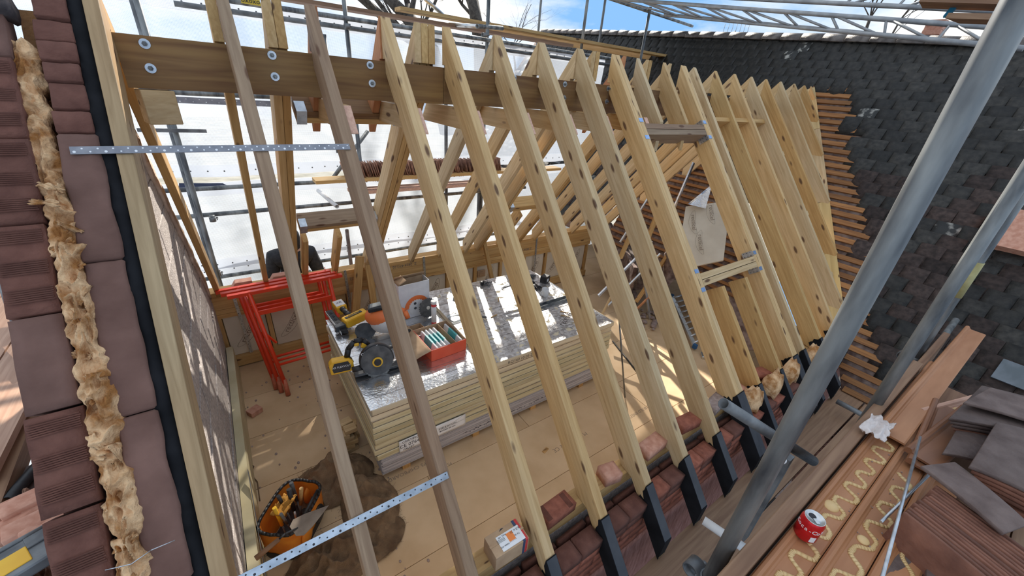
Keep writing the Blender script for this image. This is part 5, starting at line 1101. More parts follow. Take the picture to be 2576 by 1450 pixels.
# ================================================================ tool bag, trowel, hessian sacks
def cloth(name, c, rx, ry, hz_, seed, lb, mt=M_hess, cat='sack', frill=True):
    c = Vector(c); m = MB()
    def f(u, v):
        a = 2 * PI * u; r = v; k_ = 1 + .16 * noise.noise(Vector((math.cos(a) * 1.5, math.sin(a) * 1.5, seed)))
        x = rx * r * math.cos(a) * k_; y = ry * r * math.sin(a) * k_
        wv = noise.noise_vector(Vector((x * 4, y * 4, seed))) * .6; fo = 1 - abs(noise.noise(Vector((x * 9, y * 9, seed)) + wv * 2)) * 2.4; h = hz_ * (1 - r ** 2.4) * (.65 + .6 * noise.noise(Vector((x * 5, y * 5, seed + 2)))) + .07 * max(-.2, fo) * (1.15 - r) + .02 * noise.noise(Vector((x * 28, y * 28, seed)))
        return c + Vector((x, y, max(.004, h * (1 - .0 * r)) + .004))
    m.grid(f, 110, 50); o = m.build(name, mt); tag(o, lb, cat, 'hessian sacks on the floor')
    if frill:
        q = MB()
        for k_ in range(120):
            p = f(random.random(), random.choice((.98, 1, 1, .7))); a = random.uniform(0, 6.3); q.path([p, p + Vector((math.cos(a) * .015, math.sin(a) * .015, .012)), p + Vector((math.cos(a) * .03, math.sin(a) * .03, random.uniform(0, .02)))], .0008, 3)
        tag(q.build('loose_threads', mt, o), kind='stuff')
    return o
cloth('hessian_sack', (.48, -.24, FZ), .34, .24, .24, 1, 'crumpled brown hessian sack behind the orange tool bag')
cloth('hessian_sack', (.66, -.60, FZ), .22, .32, .26, 5, 'brown hessian sack slumped at the near corner of the stack')
cloth('hessian_sack', (.40, -.88, FZ), .40, .22, .12, 9, 'darker hessian sack lying nearest the camera under the strap')
BGX, BGY = .16, -.50
t = thing('tool_bag', (BGX, BGY, FZ), 'open orange and black tool bag full of hand tools', 'bag', rot=.9)
m = MB()
def bagf(u, v, inn=0):
    a = 2 * PI * u; r = 1 - .06 * inn; k_ = (abs(math.cos(a)) ** 4 + abs(math.sin(a)) ** 4) ** -.25
    return Vector((.21 * r * k_ * math.cos(a), .14 * r * k_ * math.sin(a) * (1 + .1 * v), .27 * v + .01 * noise.noise(Vector((math.cos(a) * 3, math.sin(a) * 3, v * 4)))))
m.grid(lambda u, v: bagf(u, v), 48, 8); m.grid(lambda u, v: bagf(1 - u, v, 1), 48, 8); L(m, 'shell', M_bag, t)
m = MB(); m.path([bagf(k_ / 40, 1.0, .4) for k_ in range(41)], .011, 8); L(m, 'rim', M_black, t)
m = MB(); m.grid(lambda u, v: bagf(u, v * .25) * 1.0 + (bagf(u, v * .25) * Vector((1, 1, 0)) if False else Vector((0, 0, -.002))) + Vector((bagf(u, v * .25).x, bagf(u, v * .25).y, 0)) * .02, 48, 3); L(m, 'base_panel', M_black, t)
m = MB(); m.box((0, 0, .02), (.36, .22, .03)); L(m, 'bag_floor', M_black, t)
for k_, (x, y) in enumerate(((-.1, -.15), (.06, -.155), (.2, .0))): m = MB(); m.ball((x, y, .12), .06, 8, (1, .35, 1.3)); L(m, 'pocket', M_bag if k_ != 1 else M_black, t)
m = MB(); m.path([(-.12, -.14, .27), (-.09, -.16, .34), (.09, -.16, .34), (.12, -.14, .27)], .010, 8); L(m, 'carry_handle', M_black, t)
def bagtool(name, a, b, r, mt, mt2, lb, cat):
    M = wmx(t); a = M @ Vector(a); b = M @ Vector(b); q = thing(name, a, lb, cat, 'hand tools in the bag')
    MB().tube(a, a.lerp(b, .55), r, 10, r * .8).build('handle', mt, q); MB().tube(a.lerp(b, .55), b, r * .45, 8).build('shaft', mt2, q); return q
bt = t
bagtool('hammer', (.05, .02, .38), (-.02, -.03, .06), .017, M_black, M_alu, 'black-gripped hammer standing up in the tool bag', 'hammer')
bagtool('chisel', (-.08, .05, .36), (-.1, .0, .05), .014, M_yel, M_galv, 'yellow-handled chisel in the tool bag', 'chisel')
bagtool('screwdriver', (.0, .07, .37), (.0, .02, .05), .013, M_black, M_galv, 'black screwdriver in the middle of the bag', 'screwdriver')
bagtool('pliers', (.12, .05, .35), (.08, .0, .05), .015, M_grey, M_galv, 'grey pliers at the right end of the bag', 'pliers')
bagtool('pry_bar', (-.14, -.04, .40), (-.05, .0, .06), .010, M_galvd, M_galvd, 'dull steel pry bar sticking out of the bag', 'pry bar')
bagtool('file', (.08, -.05, .36), (.06, .0, .05), .014, M_pine2, M_galv, 'wooden-handled file in the bag', 'file')
m = MB(); m.grid(lambda u, v: wmx(bt) @ Vector((-.1 + .16 * u, -.02 + .1 * v, .31 + .03 * noise.noise(Vector((u * 6, v * 6, 2))))), 14, 8, .006, (0, 0, 1)); tag(m.build('rag', mk('ochre_rag', (.36, .16, .02), (.55, .27, .05), 20, .95, bump=.7)), 'ochre rag stuffed into the tool bag', 'rag')
# trowel resting across the bag
a_ = on(737, 1338, 2, FZ + .40); b_ = on(828, 1272, 2, FZ + .40)
t = thing('brick_trowel', a_, 'large pointed brick trowel with a mortar-stained blade lying across the tool bag', 'trowel')
dx = (b_ - a_).normalized(); dy = Vector((-dx.y, dx.x, 0)); Ld = (b_ - a_).length
m = MB(); m.prism([(0, -.045), (.035, -.075), (.10, -.06), (Ld, 0), (.10, .06), (.035, .075), (0, .045)], .003, Matrix.Translation(a_) @ frame(dx, dy, (0, 0, 1)).to_4x4()); m.build('blade', mk('trowel_blade', (.22, .17, .13), (.34, .28, .22), 9, .7, .25), t)
m = MB(); m.path([a_ + dx * .03, a_ - dx * .04 + Vector((0, 0, .03)), a_ - dx * .08 + Vector((0, 0, .02))], .006, 8); m.build('tang', M_grey, t)
m = MB(); m.path([a_ - dx * .08 + Vector((0, 0, .02)), a_ - dx * .22 + Vector((0, 0, 0))], [.014, .017], 10); m.build('handle', M_board, t)
# curled wire and cane on the floor by the wall
m = MB(); m.path([flr(593, 1140) + Vector((0, 0, .05)), flr(612, 1165) + Vector((0, 0, .03)), flr(640, 1178) + Vector((0, 0, .02)), flr(632, 1195) + Vector((0, 0, .01)), flr(648, 1215) + Vector((0, 0, .008)), flr(654, 1262) + Vector((0, 0, .004))], .004, 6); tag(m.build('twisted_cord', M_hess), 'short twisted brown cord on the floor by the gable wall', 'cord')
tag(beam('metal_strip', (GX + .075, -.15, FZ + .40), (GX + .075, -.95, FZ + .16), .003, .03, (0, 0, 1), M_galvd), 'dull metal strip fixed slantwise along the yellow lining by the gable', 'strip')

# ================================================================ bricks and carton on the near plate
PZ = -2.495
def brk(px, py, lb, ang, mt, sz=(.215, .1025, .065), z=PZ):
    p = on(px, py, 2, z + sz[2] / 2); m = MB()
    m.grid(lambda u, v: Vector(((u - .5) * sz[0], (v - .5) * sz[1], sz[2] / 2 + .002 * noise.noise(Vector((u * 5, v * 4, px))))), 6, 4, sz[2], (0, 0, 1))
    R = Matrix.Translation((p.x, -1.815 if z == PZ else p.y, z + sz[2] / 2)) @ Matrix.Rotation(ang, 4, 'Z'); m.v = [R @ q for q in m.v]
    return tag(m.build('brick', mt), lb, 'brick', 'loose bricks on the near plate')
o = brk(1396, 1278, 'red brick with combed bands lying flat on the near plate', .05, M_brick)
m = MB()
for k_ in range(24): m.box(o.location + Vector((-.10 + k_ * .0028 if k_ < 12 else .02 + k_ * .0028, 0, .0665)), (.0012, .095, .0014))
m.build('combing', M_brickp, o)
brk(1520, 1180, 'cut half brick with pale mortar on top, on the near plate', -.2, M_brickl, (.12, .1025, .075)); brk(1634, 1118, 'mortar-topped brick on the near plate between two rafters', .05, M_brickl)
brk(1722, 1058, 'smooth dark red brick on the near plate, further along', -.1, M_brick); brk(1790, 1010, 'pale dusty brick partly behind a rafter on the near plate', .1, M_mortar); brk(1845, 985, 'pale second brick beside the double rafter foot', .0, M_brickl); brk(1912, 940, 'red frogged brick deep between the right-hand rafters', -.3, M_brick)
# wool and mortar between the far feet
for i, (x) in enumerate((3.42, 3.78, 4.12, 4.62, 5.05)):
    P = MB(); P.ball((0, 0, 0), 1, 8); P.v = [Vector((x + .045 + p.x * .13, -1.94 + p.y * .075, -2.50 + p.z * .13)) + Vector((.03, .02, .05)) * noise.noise(p * 2.8 + Vector((i, 0, 0))) + Vector((0, 0, .02)) * noise.noise(p * 7) for p in P.v]; tag(P.build('wool_plug', M_wool), ORD[i] + ' plug of glass wool stuffed at the eave between the right-hand rafters', 'insulation', 'wool plugs at the eave')
# carton with label
p = on(1262, 1362, 2, PZ + .05); t = local('fixings_carton', (p.x + .01, -1.83, PZ), -.02, 'small brown cardboard carton with white label and red and blue tape on the near plate', 'box')
L(MB().box((0, 0, .055), (.20, .12, .11)), 'box_body', M_card, t, .002); L(MB().box((0, .0, .1112), (.205, .012, .002)), 'top_flap_edge', M_card, t)
L(MB().box((.015, -.012, .1118), (.135, .08, .001)), 'label', M_wht, t); L(MB().box((.02, -.005, .1126), (.038, .045, .0008)), 'orange_panel', M_orl, t)
for x_, mt in ((.086, M_redt), (.070, M_blue)): L(MB().box((x_, 0, .0556), (.014, .1215, .1125)), 'tape', mt, t)
for s_, sz, x_, y_ in (('6.0 x 70', .018, .055, .012), ('TX 30', .012, .055, -.012), ('FULL 100', .012, -.02, .018), ('|||||||||', .02, -.035, .0), ('TORX  PZ2', .010, -.03, -.03), ('______________', .012, .0, -.035)): text(s_, sz, t.matrix_basis @ TX((x_, y_, .1128)) @ RZ(PI), M_ink, t, depth=.0003)
m = MB(); m.prism([(0, 0), (.03, .006), (.015, .01)], .001, TX((-.02, .045, .111))); L(m, 'hand_hole', M_ink, t)

# ================================================================ clutter at the right end of the room
p0 = on(1470, 845, 2, FZ)
def lad(a, b, wv, n, lb, cat='ladder', mt=M_alu, feet=None):
    a, b, wv = Vector(a), Vector(b), Vector(wv); t = thing('ladder', a, lb, cat, 'ladders')
    for s_ in (0, 1): MB().bar(a + wv * s_, b + wv * s_, .025, .07, (0, 1, .2)).build('stile', mt, t)
    for k_ in range(n): f_ = (k_ + .5) / n; MB().tube(a.lerp(b, f_), a.lerp(b, f_) + wv, .014, 8).build('rung', mt, t)
    if feet:
        for s_ in (0, 1): MB().box(a + wv * s_, (.05, .05, .06)).build('foot', feet, t); MB().box(b + wv * s_, (.05, .05, .06)).build('foot', feet, t)
    return t
A = on(1690, 745, 2, FZ + .06); B = on(1748, 872, 2, FZ + .06); Wv = on(1712, 738, 2, FZ + .06) - A; 
lad(A, B, Wv * 1.8, 9, 'folded aluminium ladder with blue feet lying beyond the double rafter', feet=mk('blue_foot', (.02, .10, .25)))
A = on(1545, 612, 2, -2.0); B = on(1750, 400, 1, A.y - .1)
for i, (a, b, ya, yb, w, mt, lb) in enumerate((((1505, 745), (1640, 610), .35, .35, .05, M_foil, 'foil-faced strip leaning up to the right in front of the battens'), ((1530, 770), (1660, 640), .30, .3, .045, M_alu, 'second bright metal strip leaning beside it'), ((1560, 610), (1630, 500), .62, .62, .035, M_alu, 'white slotted metal strip on the old battens'),
        ((1680, 560), (1745, 410), .25, .3, .05, M_foil, 'lead-like grey flashing strip by the stripped battens'), ((1695, 625), (1768, 505), .2, .2, .06, M_pine2, 'timber brace running up past the leaning insulation sheet'), ((1600, 760), (1735, 560), .28, .25, .05, M_pine2, 'yellow stud leaning behind the metal strips'), ((1590, 790), (1720, 660), .22, .2, .05, M_red, 'orange brown old rafter end behind the ladder'), ((1620, 700), (1640, 840), .25, .15, .035, M_alu, 'curved downpipe-like bright tube by the old timbers'), ((1480, 860), (1540, 740), .1, .25, .03, M_pine, 'thin lath standing at the right end of the stack'),
        ((1560, 650), (1600, 560), .5, .45, .05, M_pine2, 'short brown stud crossing the battens'), ((1630, 600), (1680, 470), .4, .4, .06, M_pine2, 'greenish stud under the far rafters'))):
    tag(beam('leaning_strip', on(*a, 1, ya), on(*b, 1, yb), w, .02 if mt is not M_pine2 else .045, (0, 1, .3), mt), lb, 'timber' if mt in (M_pine2, M_red, M_pine) else 'strip', 'leaning pieces at the right end')
# leaning insulation sheets with print
A = on(1722, 640, 1, .1); 
c = on(1780, 560, 1, -.15); t = thing('leaning_insulation_sheet', c - Vector((0, 0, .4)), 'large cream faced insulation sheet leaning, seen through the near opening', 'board')
p1, p2, p3, p4 = on(1700, 680, 1, -.15), on(1820, 655, 1, -.55), on(1838, 505, 1, -.2), on(1725, 520, 1, .2)
nrm = (p2 - p1).cross(p4 - p1).normalized(); m = MB(); m.add([p1, p2, p3, p4] + [p + nrm * -.04 for p in (p1, p2, p3, p4)], [(0, 1, 2, 3), (7, 6, 5, 4), (0, 4, 5, 1), (1, 5, 6, 2), (2, 6, 7, 3), (3, 7, 4, 0)]); 
if nrm.dot(CAM - p1) < 0: nrm = -nrm
m.build('sheet', M_kraft, t)
ux = (p1 - p4).normalized(); uy = nrm.cross(ux)
for cx_, cy_ in ((1745, 560), (1762, 610), (1790, 535)):
    q = onp(cx_, cy_, nrm, p1) + nrm * .003; Mt = Matrix.Translation(q) @ frame(ux, uy, nrm).to_4x4() @ RZ(.2); text('recticel', .075, Mt, M_inkb, t, depth=.0004)
    lp = MB(); lp.path([Mt @ Vector((.17 * math.cos(a), .04 * math.sin(a) + .02 * math.cos(2 * a), 0)) for a in [2 * PI * k / 30 for k in range(31)]], .0014, 4); lp.build('print_loop', M_inkb, t)
p1, p2, p3 = on(1735, 515, 1, .1), on(1775, 525, 1, -.05), on(1790, 470, 1, .2)
m = MB(); m.add([p1, p2, p3, p1 + Vector((0, .03, 0)), p2 + Vector((0, .03, 0)), p3 + Vector((0, .03, 0))], [(0, 1, 2), (5, 4, 3), (0, 3, 4, 1), (1, 4, 5, 2), (2, 5, 3, 0)]); tag(m.build('foil_offcut', M_foil), 'bright triangular foil offcut above the leaning insulation sheet', 'offcut')
p = on(1690, 720, 1, .2); m = MB(); pts = [on(1665, 740, 1, .1), on(1700, 700, 1, .05), on(1705, 600, 1, .15), on(1672, 640, 1, .3)]
m.add(pts + [q + Vector((.03, .03, 0)) for q in pts], [(0, 1, 2, 3), (7, 6, 5, 4), (0, 4, 5, 1), (1, 5, 6, 2), (2, 6, 7, 3), (3, 7, 4, 0)]); tag(m.build('old_board', M_felt), 'grey board leaning left of the insulation sheet', 'board')  # board drawn in the sarking colour
m = MB()
for k_ in range(40):
    p = on(random.uniform(1605, 1690), random.uniform(780, 830), 2, FZ + .03); m.ball(p, random.uniform(.02, .05), 5, (1, 1, .6))
tag(m.build('rubble_heap', M_mortar), 'rubbly heap of crumpled paper and mortar at the foot of the old timbers', 'rubble', kind='stuff')
for i, (a, b, w, lb) in enumerate((((1555, 770), (1572, 1000), .018, 'slender metal pole leaning right of the stack'), ((1541, 860), (1620, 960), .02, 'black strap running over the floor right of the stack'))):
    if i == 0: A = on(*a, 1, -.62); B = on(*b, 2, FZ)
    else: A = flr(*a) + Vector((0, 0, .008)); B = flr(*b) + Vector((0, 0, .008))
    tag(MB().tube(A, B, w / 2, 8).build('leaning_pole' if i == 0 else 'strap', M_galv if i == 0 else M_black), lb, 'pole' if i == 0 else 'strap')
m = MB(); p = flr(1768, 898); m.box(p + Vector((0, 0, .02)), (.12, .05, .04), Matrix.Rotation(.7, 3, 'Z')); tag(bevel(m.build('metal_clamp', M_alu), .006), 'small bright metal clamp on the floor below the ladder', 'clamp')

# ================================================================ near scaffold platform and what lies on it
DZ = -1.64
for i, (y0, x0, x1, lb) in enumerate(((-2.80, .7, 3.35, 'platform board under the terracotta trims'), (-3.03, .7, 2.95, 'second platform board under the tile stacks'), (-3.26, .7, 2.8, 'third platform board at the right edge'), (-3.49, .7, 2.7, 'outermost board of the near platform'))):
    tag(beam('scaffold_board', (x0, y0, DZ - .02), (x1, y0, DZ - .02), .225, .038, (0, 0, 1), M_board), lb, 'board', 'near platform boards')
tag(bevel(beam('toe_board', (1.0, -2.652, -1.66), (3.3, -2.652, -1.66), .045, .225, (0, 0, 1), M_board), .003), 'dusty brown toe board along the platform edge, beside the foreground pole', 'board')
tag(bevel(beam('toe_board', (3.3, -2.66, -1.70), (4.1, -2.66, -1.70), .035, .20, (0, 0, 1), M_board), .003), 'further toe board continuing towards the old roof', 'board')
TR = 'terracotta trim profiles'
def profile(x0, x1, y0, w, lb, z=DZ + .04, mt=None, ang=0, flip=1, glue=None, gm=None):
    cs = [(0, 0), (0, .016), (-.004, .024), (-.012, .027), (-.020, .024), (-.025, .015), (-.030, .012), (-.033, .009), (-w + .006, .009), (-w, .006), (-w, 0)]
    cs = [(a * flip, b) for a, b in cs]; M = Matrix.Translation(((x0 + x1) / 2, y0, z)) @ Matrix.Rotation(ang, 4, 'Z'); Lx = x1 - x0
    m = MB(); n = len(cs); P = [Vector((-Lx / 2, a, b)) for a, b in cs] + [Vector((Lx / 2, a, b)) for a, b in cs]
    m.add(P, [tuple(range(n))[::flip], tuple(range(n, 2 * n))[::-flip]] + [((i, i + n, (i + 1) % n + n, (i + 1) % n) if flip > 0 else (i, (i + 1) % n, (i + 1) % n + n, i + n)) for i in range(n)])
    o = m.build('trim_profile', mt or M_clay, world=False, M=M); WM[o.name] = M; tag(o, lb, 'trim', TR)
    if glue:
        g = MB(); a, b, wl = glue; pts = []; k_ = int((b - a) / .006)
        for i in range(k_ + 1):
            x = a + (b - a) * i / k_; ph = 2 * PI * (x + .01 * math.sin(x * 9)) / wl; am = .026 * (1 + .2 * math.sin(x * 17)); yy = -(.066 * flip if False else .066) * flip + am * flip * (math.sin(ph) + .18 * math.sin(3 * ph)); pts.append(Vector((x - (x0 + x1) / 2, yy, .0105)))
        g.path(pts, [.0078 + .0026 * noise.noise(p * 40) for p in pts], 7); g.v = [Vector((p.x, p.y, .009 + (p.z - .0095) * .55)) for p in g.v]; g.build('glue_bead', gm or M_glue, o, world=False)
    return o
profile(.9, 3.45, -2.682, .10, 'first terracotta trim, next to the toe board, under the drinks can', glue=(1.0, 2.5, .115))
profile(.9, 2.75, -2.784, .10, 'second terracotta trim with a wavy glue bead', z=DZ + .038, glue=(1.0, 2.25, .14))
profile(.9, 2.45, -2.887, .10, 'third terracotta trim, crossed by the steel rods', z=DZ + .036, glue=(1.05, 2.0, .20))
m = MB()
for x, y, r_, h_ in ((1.83, -2.728, .028, .010), (1.50, -2.83, .03, .012), (1.78, -2.84, .02, .008), (1.32, -2.74, .02, .008)): m.ball((x, y, DZ + .048), r_, 8, (1, .9, h_ / r_))
tag(m.build('glue_blob', M_glue), 'thick yellow glue blobs where the beads were restarted', 'glue', kind='stuff')
profile(2.42, 4.2, -2.70, .105, 'long terracotta trim lying on top, reaching towards the old roof', z=DZ + .075, ang=-.012, flip=1, mt=M_clay)
profile(2.32, 2.95, -2.80, .09, 'short terracotta trim lying beside the long top one', z=DZ + .068, ang=.06, mt=M_clayd)
profile(2.36, 2.98, -2.835, .115, 'wide short dark terracotta trim behind the steel rod', z=DZ + .085, ang=-.12, mt=M_clayd)
o = profile(2.78, 3.3, -2.84, .12, 'broken salmon trim piece with glue zigzag at the far right end of the pile', z=DZ + .06, ang=-.30, glue=(2.82, 3.25, .11), mt=mk('salmon_trim', (.52, .29, .20), (.60, .36, .26)))
# drinks can
cp = on(2022, 1346, 2, DZ + .058)
t = local('drinks_can', (cp.x, cp.y, DZ + .055), -2.2, 'open red fizzy drink can standing on the first terracotta trim', 'can')
ch = .095; cr_ = .0335
L(MB().lathe([(0, .0), (.024, .0), (.027, .003), (cr_, .012), (cr_, ch - .014), (.0285, ch - .003)], 36), 'body', M_can, t)
L(MB().lathe([(.0285, ch - .003), (.0295, ch), (.0275, ch), (.026, ch - .006), (0, ch - .006)], 36), 'rim', M_alu, t)
m = MB(); m.prism([(.010 * math.cos(a) * 1.1 - .009, .010 * math.sin(a)) for a in [2 * PI * k / 20 for k in range(20)]], .0006, TX((0, 0, ch - .0057))); L(m, 'mouth', M_ink, t)
L(MB().box((.009, 0, ch - .0045), (.018, .010, .0012)), 'ring_pull', M_alu, t)
def oncan(s, sz, a, z_, mt, rz=0): 
    for k_, chh in enumerate(s):
        aa = a + k_ * sz * .55 / cr_; pos = Vector((cr_ * 1.01 * math.cos(aa), cr_ * 1.01 * math.sin(aa), z_)); fr = frame(Vector((-math.sin(aa), math.cos(aa), 0)), (0, 0, 1), Vector((math.cos(aa), math.sin(aa), 0))).to_4x4(); text(chh, sz, wmx(t) @ Matrix.Translation(pos) @ fr @ RZ(rz), mt, t, depth=.0003)
oncan('Coca-Cola', .021, 3.05 + 1.2, .062, M_wht)
for a0 in (5.95,):
    m = MB()
    for k_ in range(14): aa = a0 + k_ * .035; m.box((cr_ * 1.006 * math.cos(aa), cr_ * 1.006 * math.sin(aa), .028), (.0012, .0010 if k_ % 3 else .0018, .022), Matrix.Rotation(aa, 3, 'Z'))
    L(m, 'barcode', M_wht, t)
# crumpled paper
P = on(2203, 1082, 2, DZ + .10); m = MB(); m.grid(lambda u, v: P + Vector(((u - .5) * .17, (v - .5) * .085 * (1 + .4 * noise.noise(Vector((u * 4, 0, 5)))), .02 + .03 * noise.noise(Vector((u * 6, v * 5, 1))) + .01 * noise.noise(Vector((u * 17, v * 14, 1))))), 26, 16, .0012, (0, 0, 1)); tag(m.build('crumpled_paper', mk('paper', (.66, .58, .54), (.74, .67, .63))), 'scrap of crumpled white paper on the trims', 'paper')
# steel rods
tag(MB().tube(on(2315, 1100, 2, -1.50), on(2212, 1480, 2, -1.46), .0048, 10).build('steel_rod', M_strap), 'long zinc threaded rod lying over the trims, the upper one', 'rod', 'threaded rods'); tag(MB().tube(on(2336, 1196, 2, -1.52), on(2216, 1314, 2, -1.545), .0048, 10).build('steel_rod', M_strap), 'shorter zinc threaded rod crossing under the long one', 'rod', 'threaded rods')
# roof tiles piled on the platform
TG = 'reclaimed tiles piled on the platform'
M_tc = mk('tile_terracotta', (.13, .05, .03), (.24, .10, .06), 14, .8, rnd=.25, bump=.3, bscale=60, lo=.3, hi=.7); M_td = mk('tile_dark_face', (.095, .062, .052), (.17, .122, .105), 12, .75, rnd=.2, bump=.5, bscale=50, lo=.3, hi=.7)
def slab(pix, z, th, lb, mt, bulge=.006, edge=M_tc):
    a, b, c, d = [on(px, py, 2, z) for px, py in pix]
    m = MB(); m.grid(lambda u, v: a.lerp(b, u).lerp(d.lerp(c, u), v) + Vector((0, 0, bulge * (1 - (2 * v - 1) ** 2) + .0015 * noise.noise(Vector((u * 9, v * 9, z * 9))))), 8, 6, th, (0, 0, 1))
    if (b - a).cross(d - a).z < 0: m.f = [f[::-1] for f in m.f]
    o = m.build('roof_tile', mt); return tag(bevel(o, .0015), lb, 'tile', TG)
for i in range(14):                                   # tiles on edge, fanned
    x = 1.83 + i * .0185; y = -3.02 - .003 * i + random.uniform(-.006, .006)
    m = MB(); m.grid(lambda u, v: Vector(((.006 * (1 - (2 * u - 1) ** 2)), (u - .5) * .30, (v - .5) * .165)), 8, 3, .012, (1, 0, 0))
    M = Matrix.Translation((x, y, DZ + .085 + random.uniform(-.003, .003))) @ Matrix.Rotation(-.30, 4, 'Z') @ Matrix.Rotation(.12 + random.uniform(-.03, .03), 4, 'Y'); o = m.build('roof_tile', M_tc, world=False, M=M)
    tag(bevel(o, .0015), 'terracotta roof tile standing on edge in the fanned pack, ' + (ORD[i] + ' from the camera' if i else 'the full face nearest the camera'), 'tile', TG)
slab([(2318, 1172), (2402, 1162), (2590, 1318), (2526, 1342)], -1.45, .014, 'single long greyish tile lying tilted over the fanned pack', M_td)
slab([(2372, 1140), (2425, 1050), (2560, 1105), (2500, 1170)], -1.50, .013, 'dark tile lying flat behind the wide trim', M_td)
for k_ in range(5): slab([(2440 + 6 * k_, 1172 + 12 * k_), (2508 + 4 * k_, 1062 + 10 * k_), (2680, 1110 + 10 * k_), (2640, 1262 + 14 * k_)], -1.42 - k_ * .018, .014, ORD[k_] + ' tile from the top in the flat pile at the right edge', M_td if k_ == 0 else M_tc)
for k_ in range(4): slab([(2388 + 4 * k_, 1052 + 9 * k_), (2470 + 3 * k_, 970 + 8 * k_), (2690, 1030 + 8 * k_), (2650, 1105 + 9 * k_)], -1.44 - k_ * .018, .014, ORD[k_] + ' dark tile from the top in the far pile by the broken trim', M_td if k_ < 3 else M_tc)
slab([(2425, 1012), (2492, 975), (2690, 1040), (2640, 1075)], -1.405, .013, 'uppermost dark tile with a chipped end on the far pile', M_td)
slab([(2238, 1388), (2330, 1322), (2340, 1440), (2200, 1500)], -1.60, .013, 'purple grey tile partly under the fanned pack at the bottom edge', M_td); slab([(2330, 1420), (2440, 1400), (2560, 1520), (2330, 1520)], -1.58, .013, 'dark tile corner at the very bottom', M_td)
slab([(2520, 1215), (2620, 1230), (2640, 1330), (2530, 1270)], -1.52, .02, 'brown broken ridge tile piece between the piles', M_tc)
m = MB()
for k_ in range(60): m.ball(on(random.uniform(2120, 2330), random.uniform(1140, 1400), 2, DZ + .05), random.uniform(.0015, .004), 3)
tag(m.build('grit', M_mortar), 'bits of grit on the trims and boards', 'grit', kind='stuff')
# pale stone or rendered wall patch at the far right edge and the square blue-grey slate
t = tag(MB().box(O(-2.62, 1.62, .06), (.5, .42, .12), OF).build('rendered_upstand', M_brickl), 'small pinkish rendered upstand on the old roof at the right edge', 'upstand')
t = tag(MB().box(O(-3.15, 2.95, .05), (.28, .2, .02), OF).build('slate_patch', mk('wet_slate', (.10, .12, .13), (.16, .18, .2), 9, .3)), 'smooth grey green slate patch on the old roof near the right edge', 'slate')



# ================================================================ outside the gable, left edge of the view
for i in range(5):
    x = -.96 - i * .235; tag(beam('scaffold_board', (x, -.55 - (.1 * (i % 2)), -2.02), (x, 3.0, -2.02), .225, .038, (0, 0, 1), M_pinkb if 'M_pinkb' in globals() else M_board), ORD[i] + ' board from the gable on the far-left platform, coloured as sunlit', 'board', 'boards outside the gable')
A = on(-20, 640, 2, -1.75); B = on(78, 915, 2, -1.95); tubething(A, B, 'grey tube running down past the boards at the left edge', mt=M_galvd)
A = on(18, 1262, 2, -2.1); B = on(150, 1108, 2, -2.15); tubething(A, B, 'dark tube crossing under the left platform', mt=M_black)
tag(beam('ledger_timber', on(100, 1000, 2, -2.12), on(-10, 1290, 2, -2.12), .06, .09, (0, 0, 1), M_board), 'dark timber edge under the left platform boards', 'timber')
p = on(95, 1075, 2, -2.35); t = thing('black_sign', p, 'black board with white lettering lying below the left platform', 'sign')
Mx = Matrix.Translation(p) @ RZ(.5); m = MB(); m.box(p, (.34, .26, .01), RZ(.5).to_3x3()); m.build('panel', M_black, t); text('CO', .12, Mx @ TX((.03, -.03, .006)), M_wht, t); text('[]', .10, Mx @ TX((-.09, .05, .006)), M_wht, t)
for i, (pts, z, mt, lb) in enumerate((([(0, 1195), (140, 1150), (160, 1190), (20, 1265)], -2.15, M_td, 'grey slate slab by the left rubble'), ([(30, 1262), (150, 1195), (150, 1215), (60, 1275)], -2.1, M_td, 'narrow grey slate lying over the other one'))):
    slab(pts, z, .015, lb, mt)
for i, (px, py, an, lb) in enumerate(((22, 1290, .3, 'leftmost sunlit brick of the heap outside the gable'), (85, 1262, .35, 'sunlit brick behind it in the heap outside the gable'), (30, 1335, .1, 'large sunlit brick at the left edge'), (95, 1318, .25, 'cracked sunlit brick in the middle of the heap'), (135, 1262, .5, 'orange brick with mortar against the gable'), (140, 1325, .4, 'mortar-caked brick at the right of the heap'), (115, 1375, .6, 'half buried brick above the yellow tool case'))):
    p = on(px, py, 2, -2.0 + (i % 2) * .02); m = MB(); m.grid(lambda u, v: Vector(((u - .5) * .17, (v - .5) * .085, .03 + .005 * noise.noise(Vector((u * 5, v * 4, i))))), 6, 4, .055, (0, 0, 1)); m.v = [Matrix.Translation(p) @ RZ(an) @ q for q in m.v]; tag(bevel(m.build('brick', M_brickl), .003), lb, 'brick', 'bricks outside the gable')
m = MB(); m.grid(lambda u, v: on(60 + 170 * u, 1240 + 260 * v, 2, -2.10) + Vector((0, 0, .07 * noise.noise(Vector((u * 6, v * 6, 0))) + .03 * noise.noise(Vector((u * 20, v * 20, 3))))), 50, 50, .1, (0, 0, 1)); tag(m.build('mortar_heap', mk('dry_mortar', (.16, .075, .045), (.30, .16, .10), 20, .95, bump=.8)), 'lumpy heap of dry reddish mortar beside the gable foot', 'mortar', kind='stuff')
p = on(35, 1425, 2, -1.80); t = local('tool_case', p, .42, 'scuffed grey and yellow tool case at the bottom left corner', 'case')
L(MB().box((0, 0, 0), (.22, .13, .05)), 'case_body', M_galvd, t, .01); L(MB().box((-.02, -.01, .026), (.12, .07, .006)), 'yellow_panel', M_yel, t, .003); L(MB().box((.07, .03, .028), (.06, .05, .008)), 'latch', M_galvd, t, .003); L(MB().path([(-.11, .07, .01), (-.04, .075, .02), (.10, .07, .02), (.115, -.02, .01)], .009, 8), 'rubber_edge', M_galvd, t)
m = MB(); m.box((0, 0, 0), (.001, .001, .001))

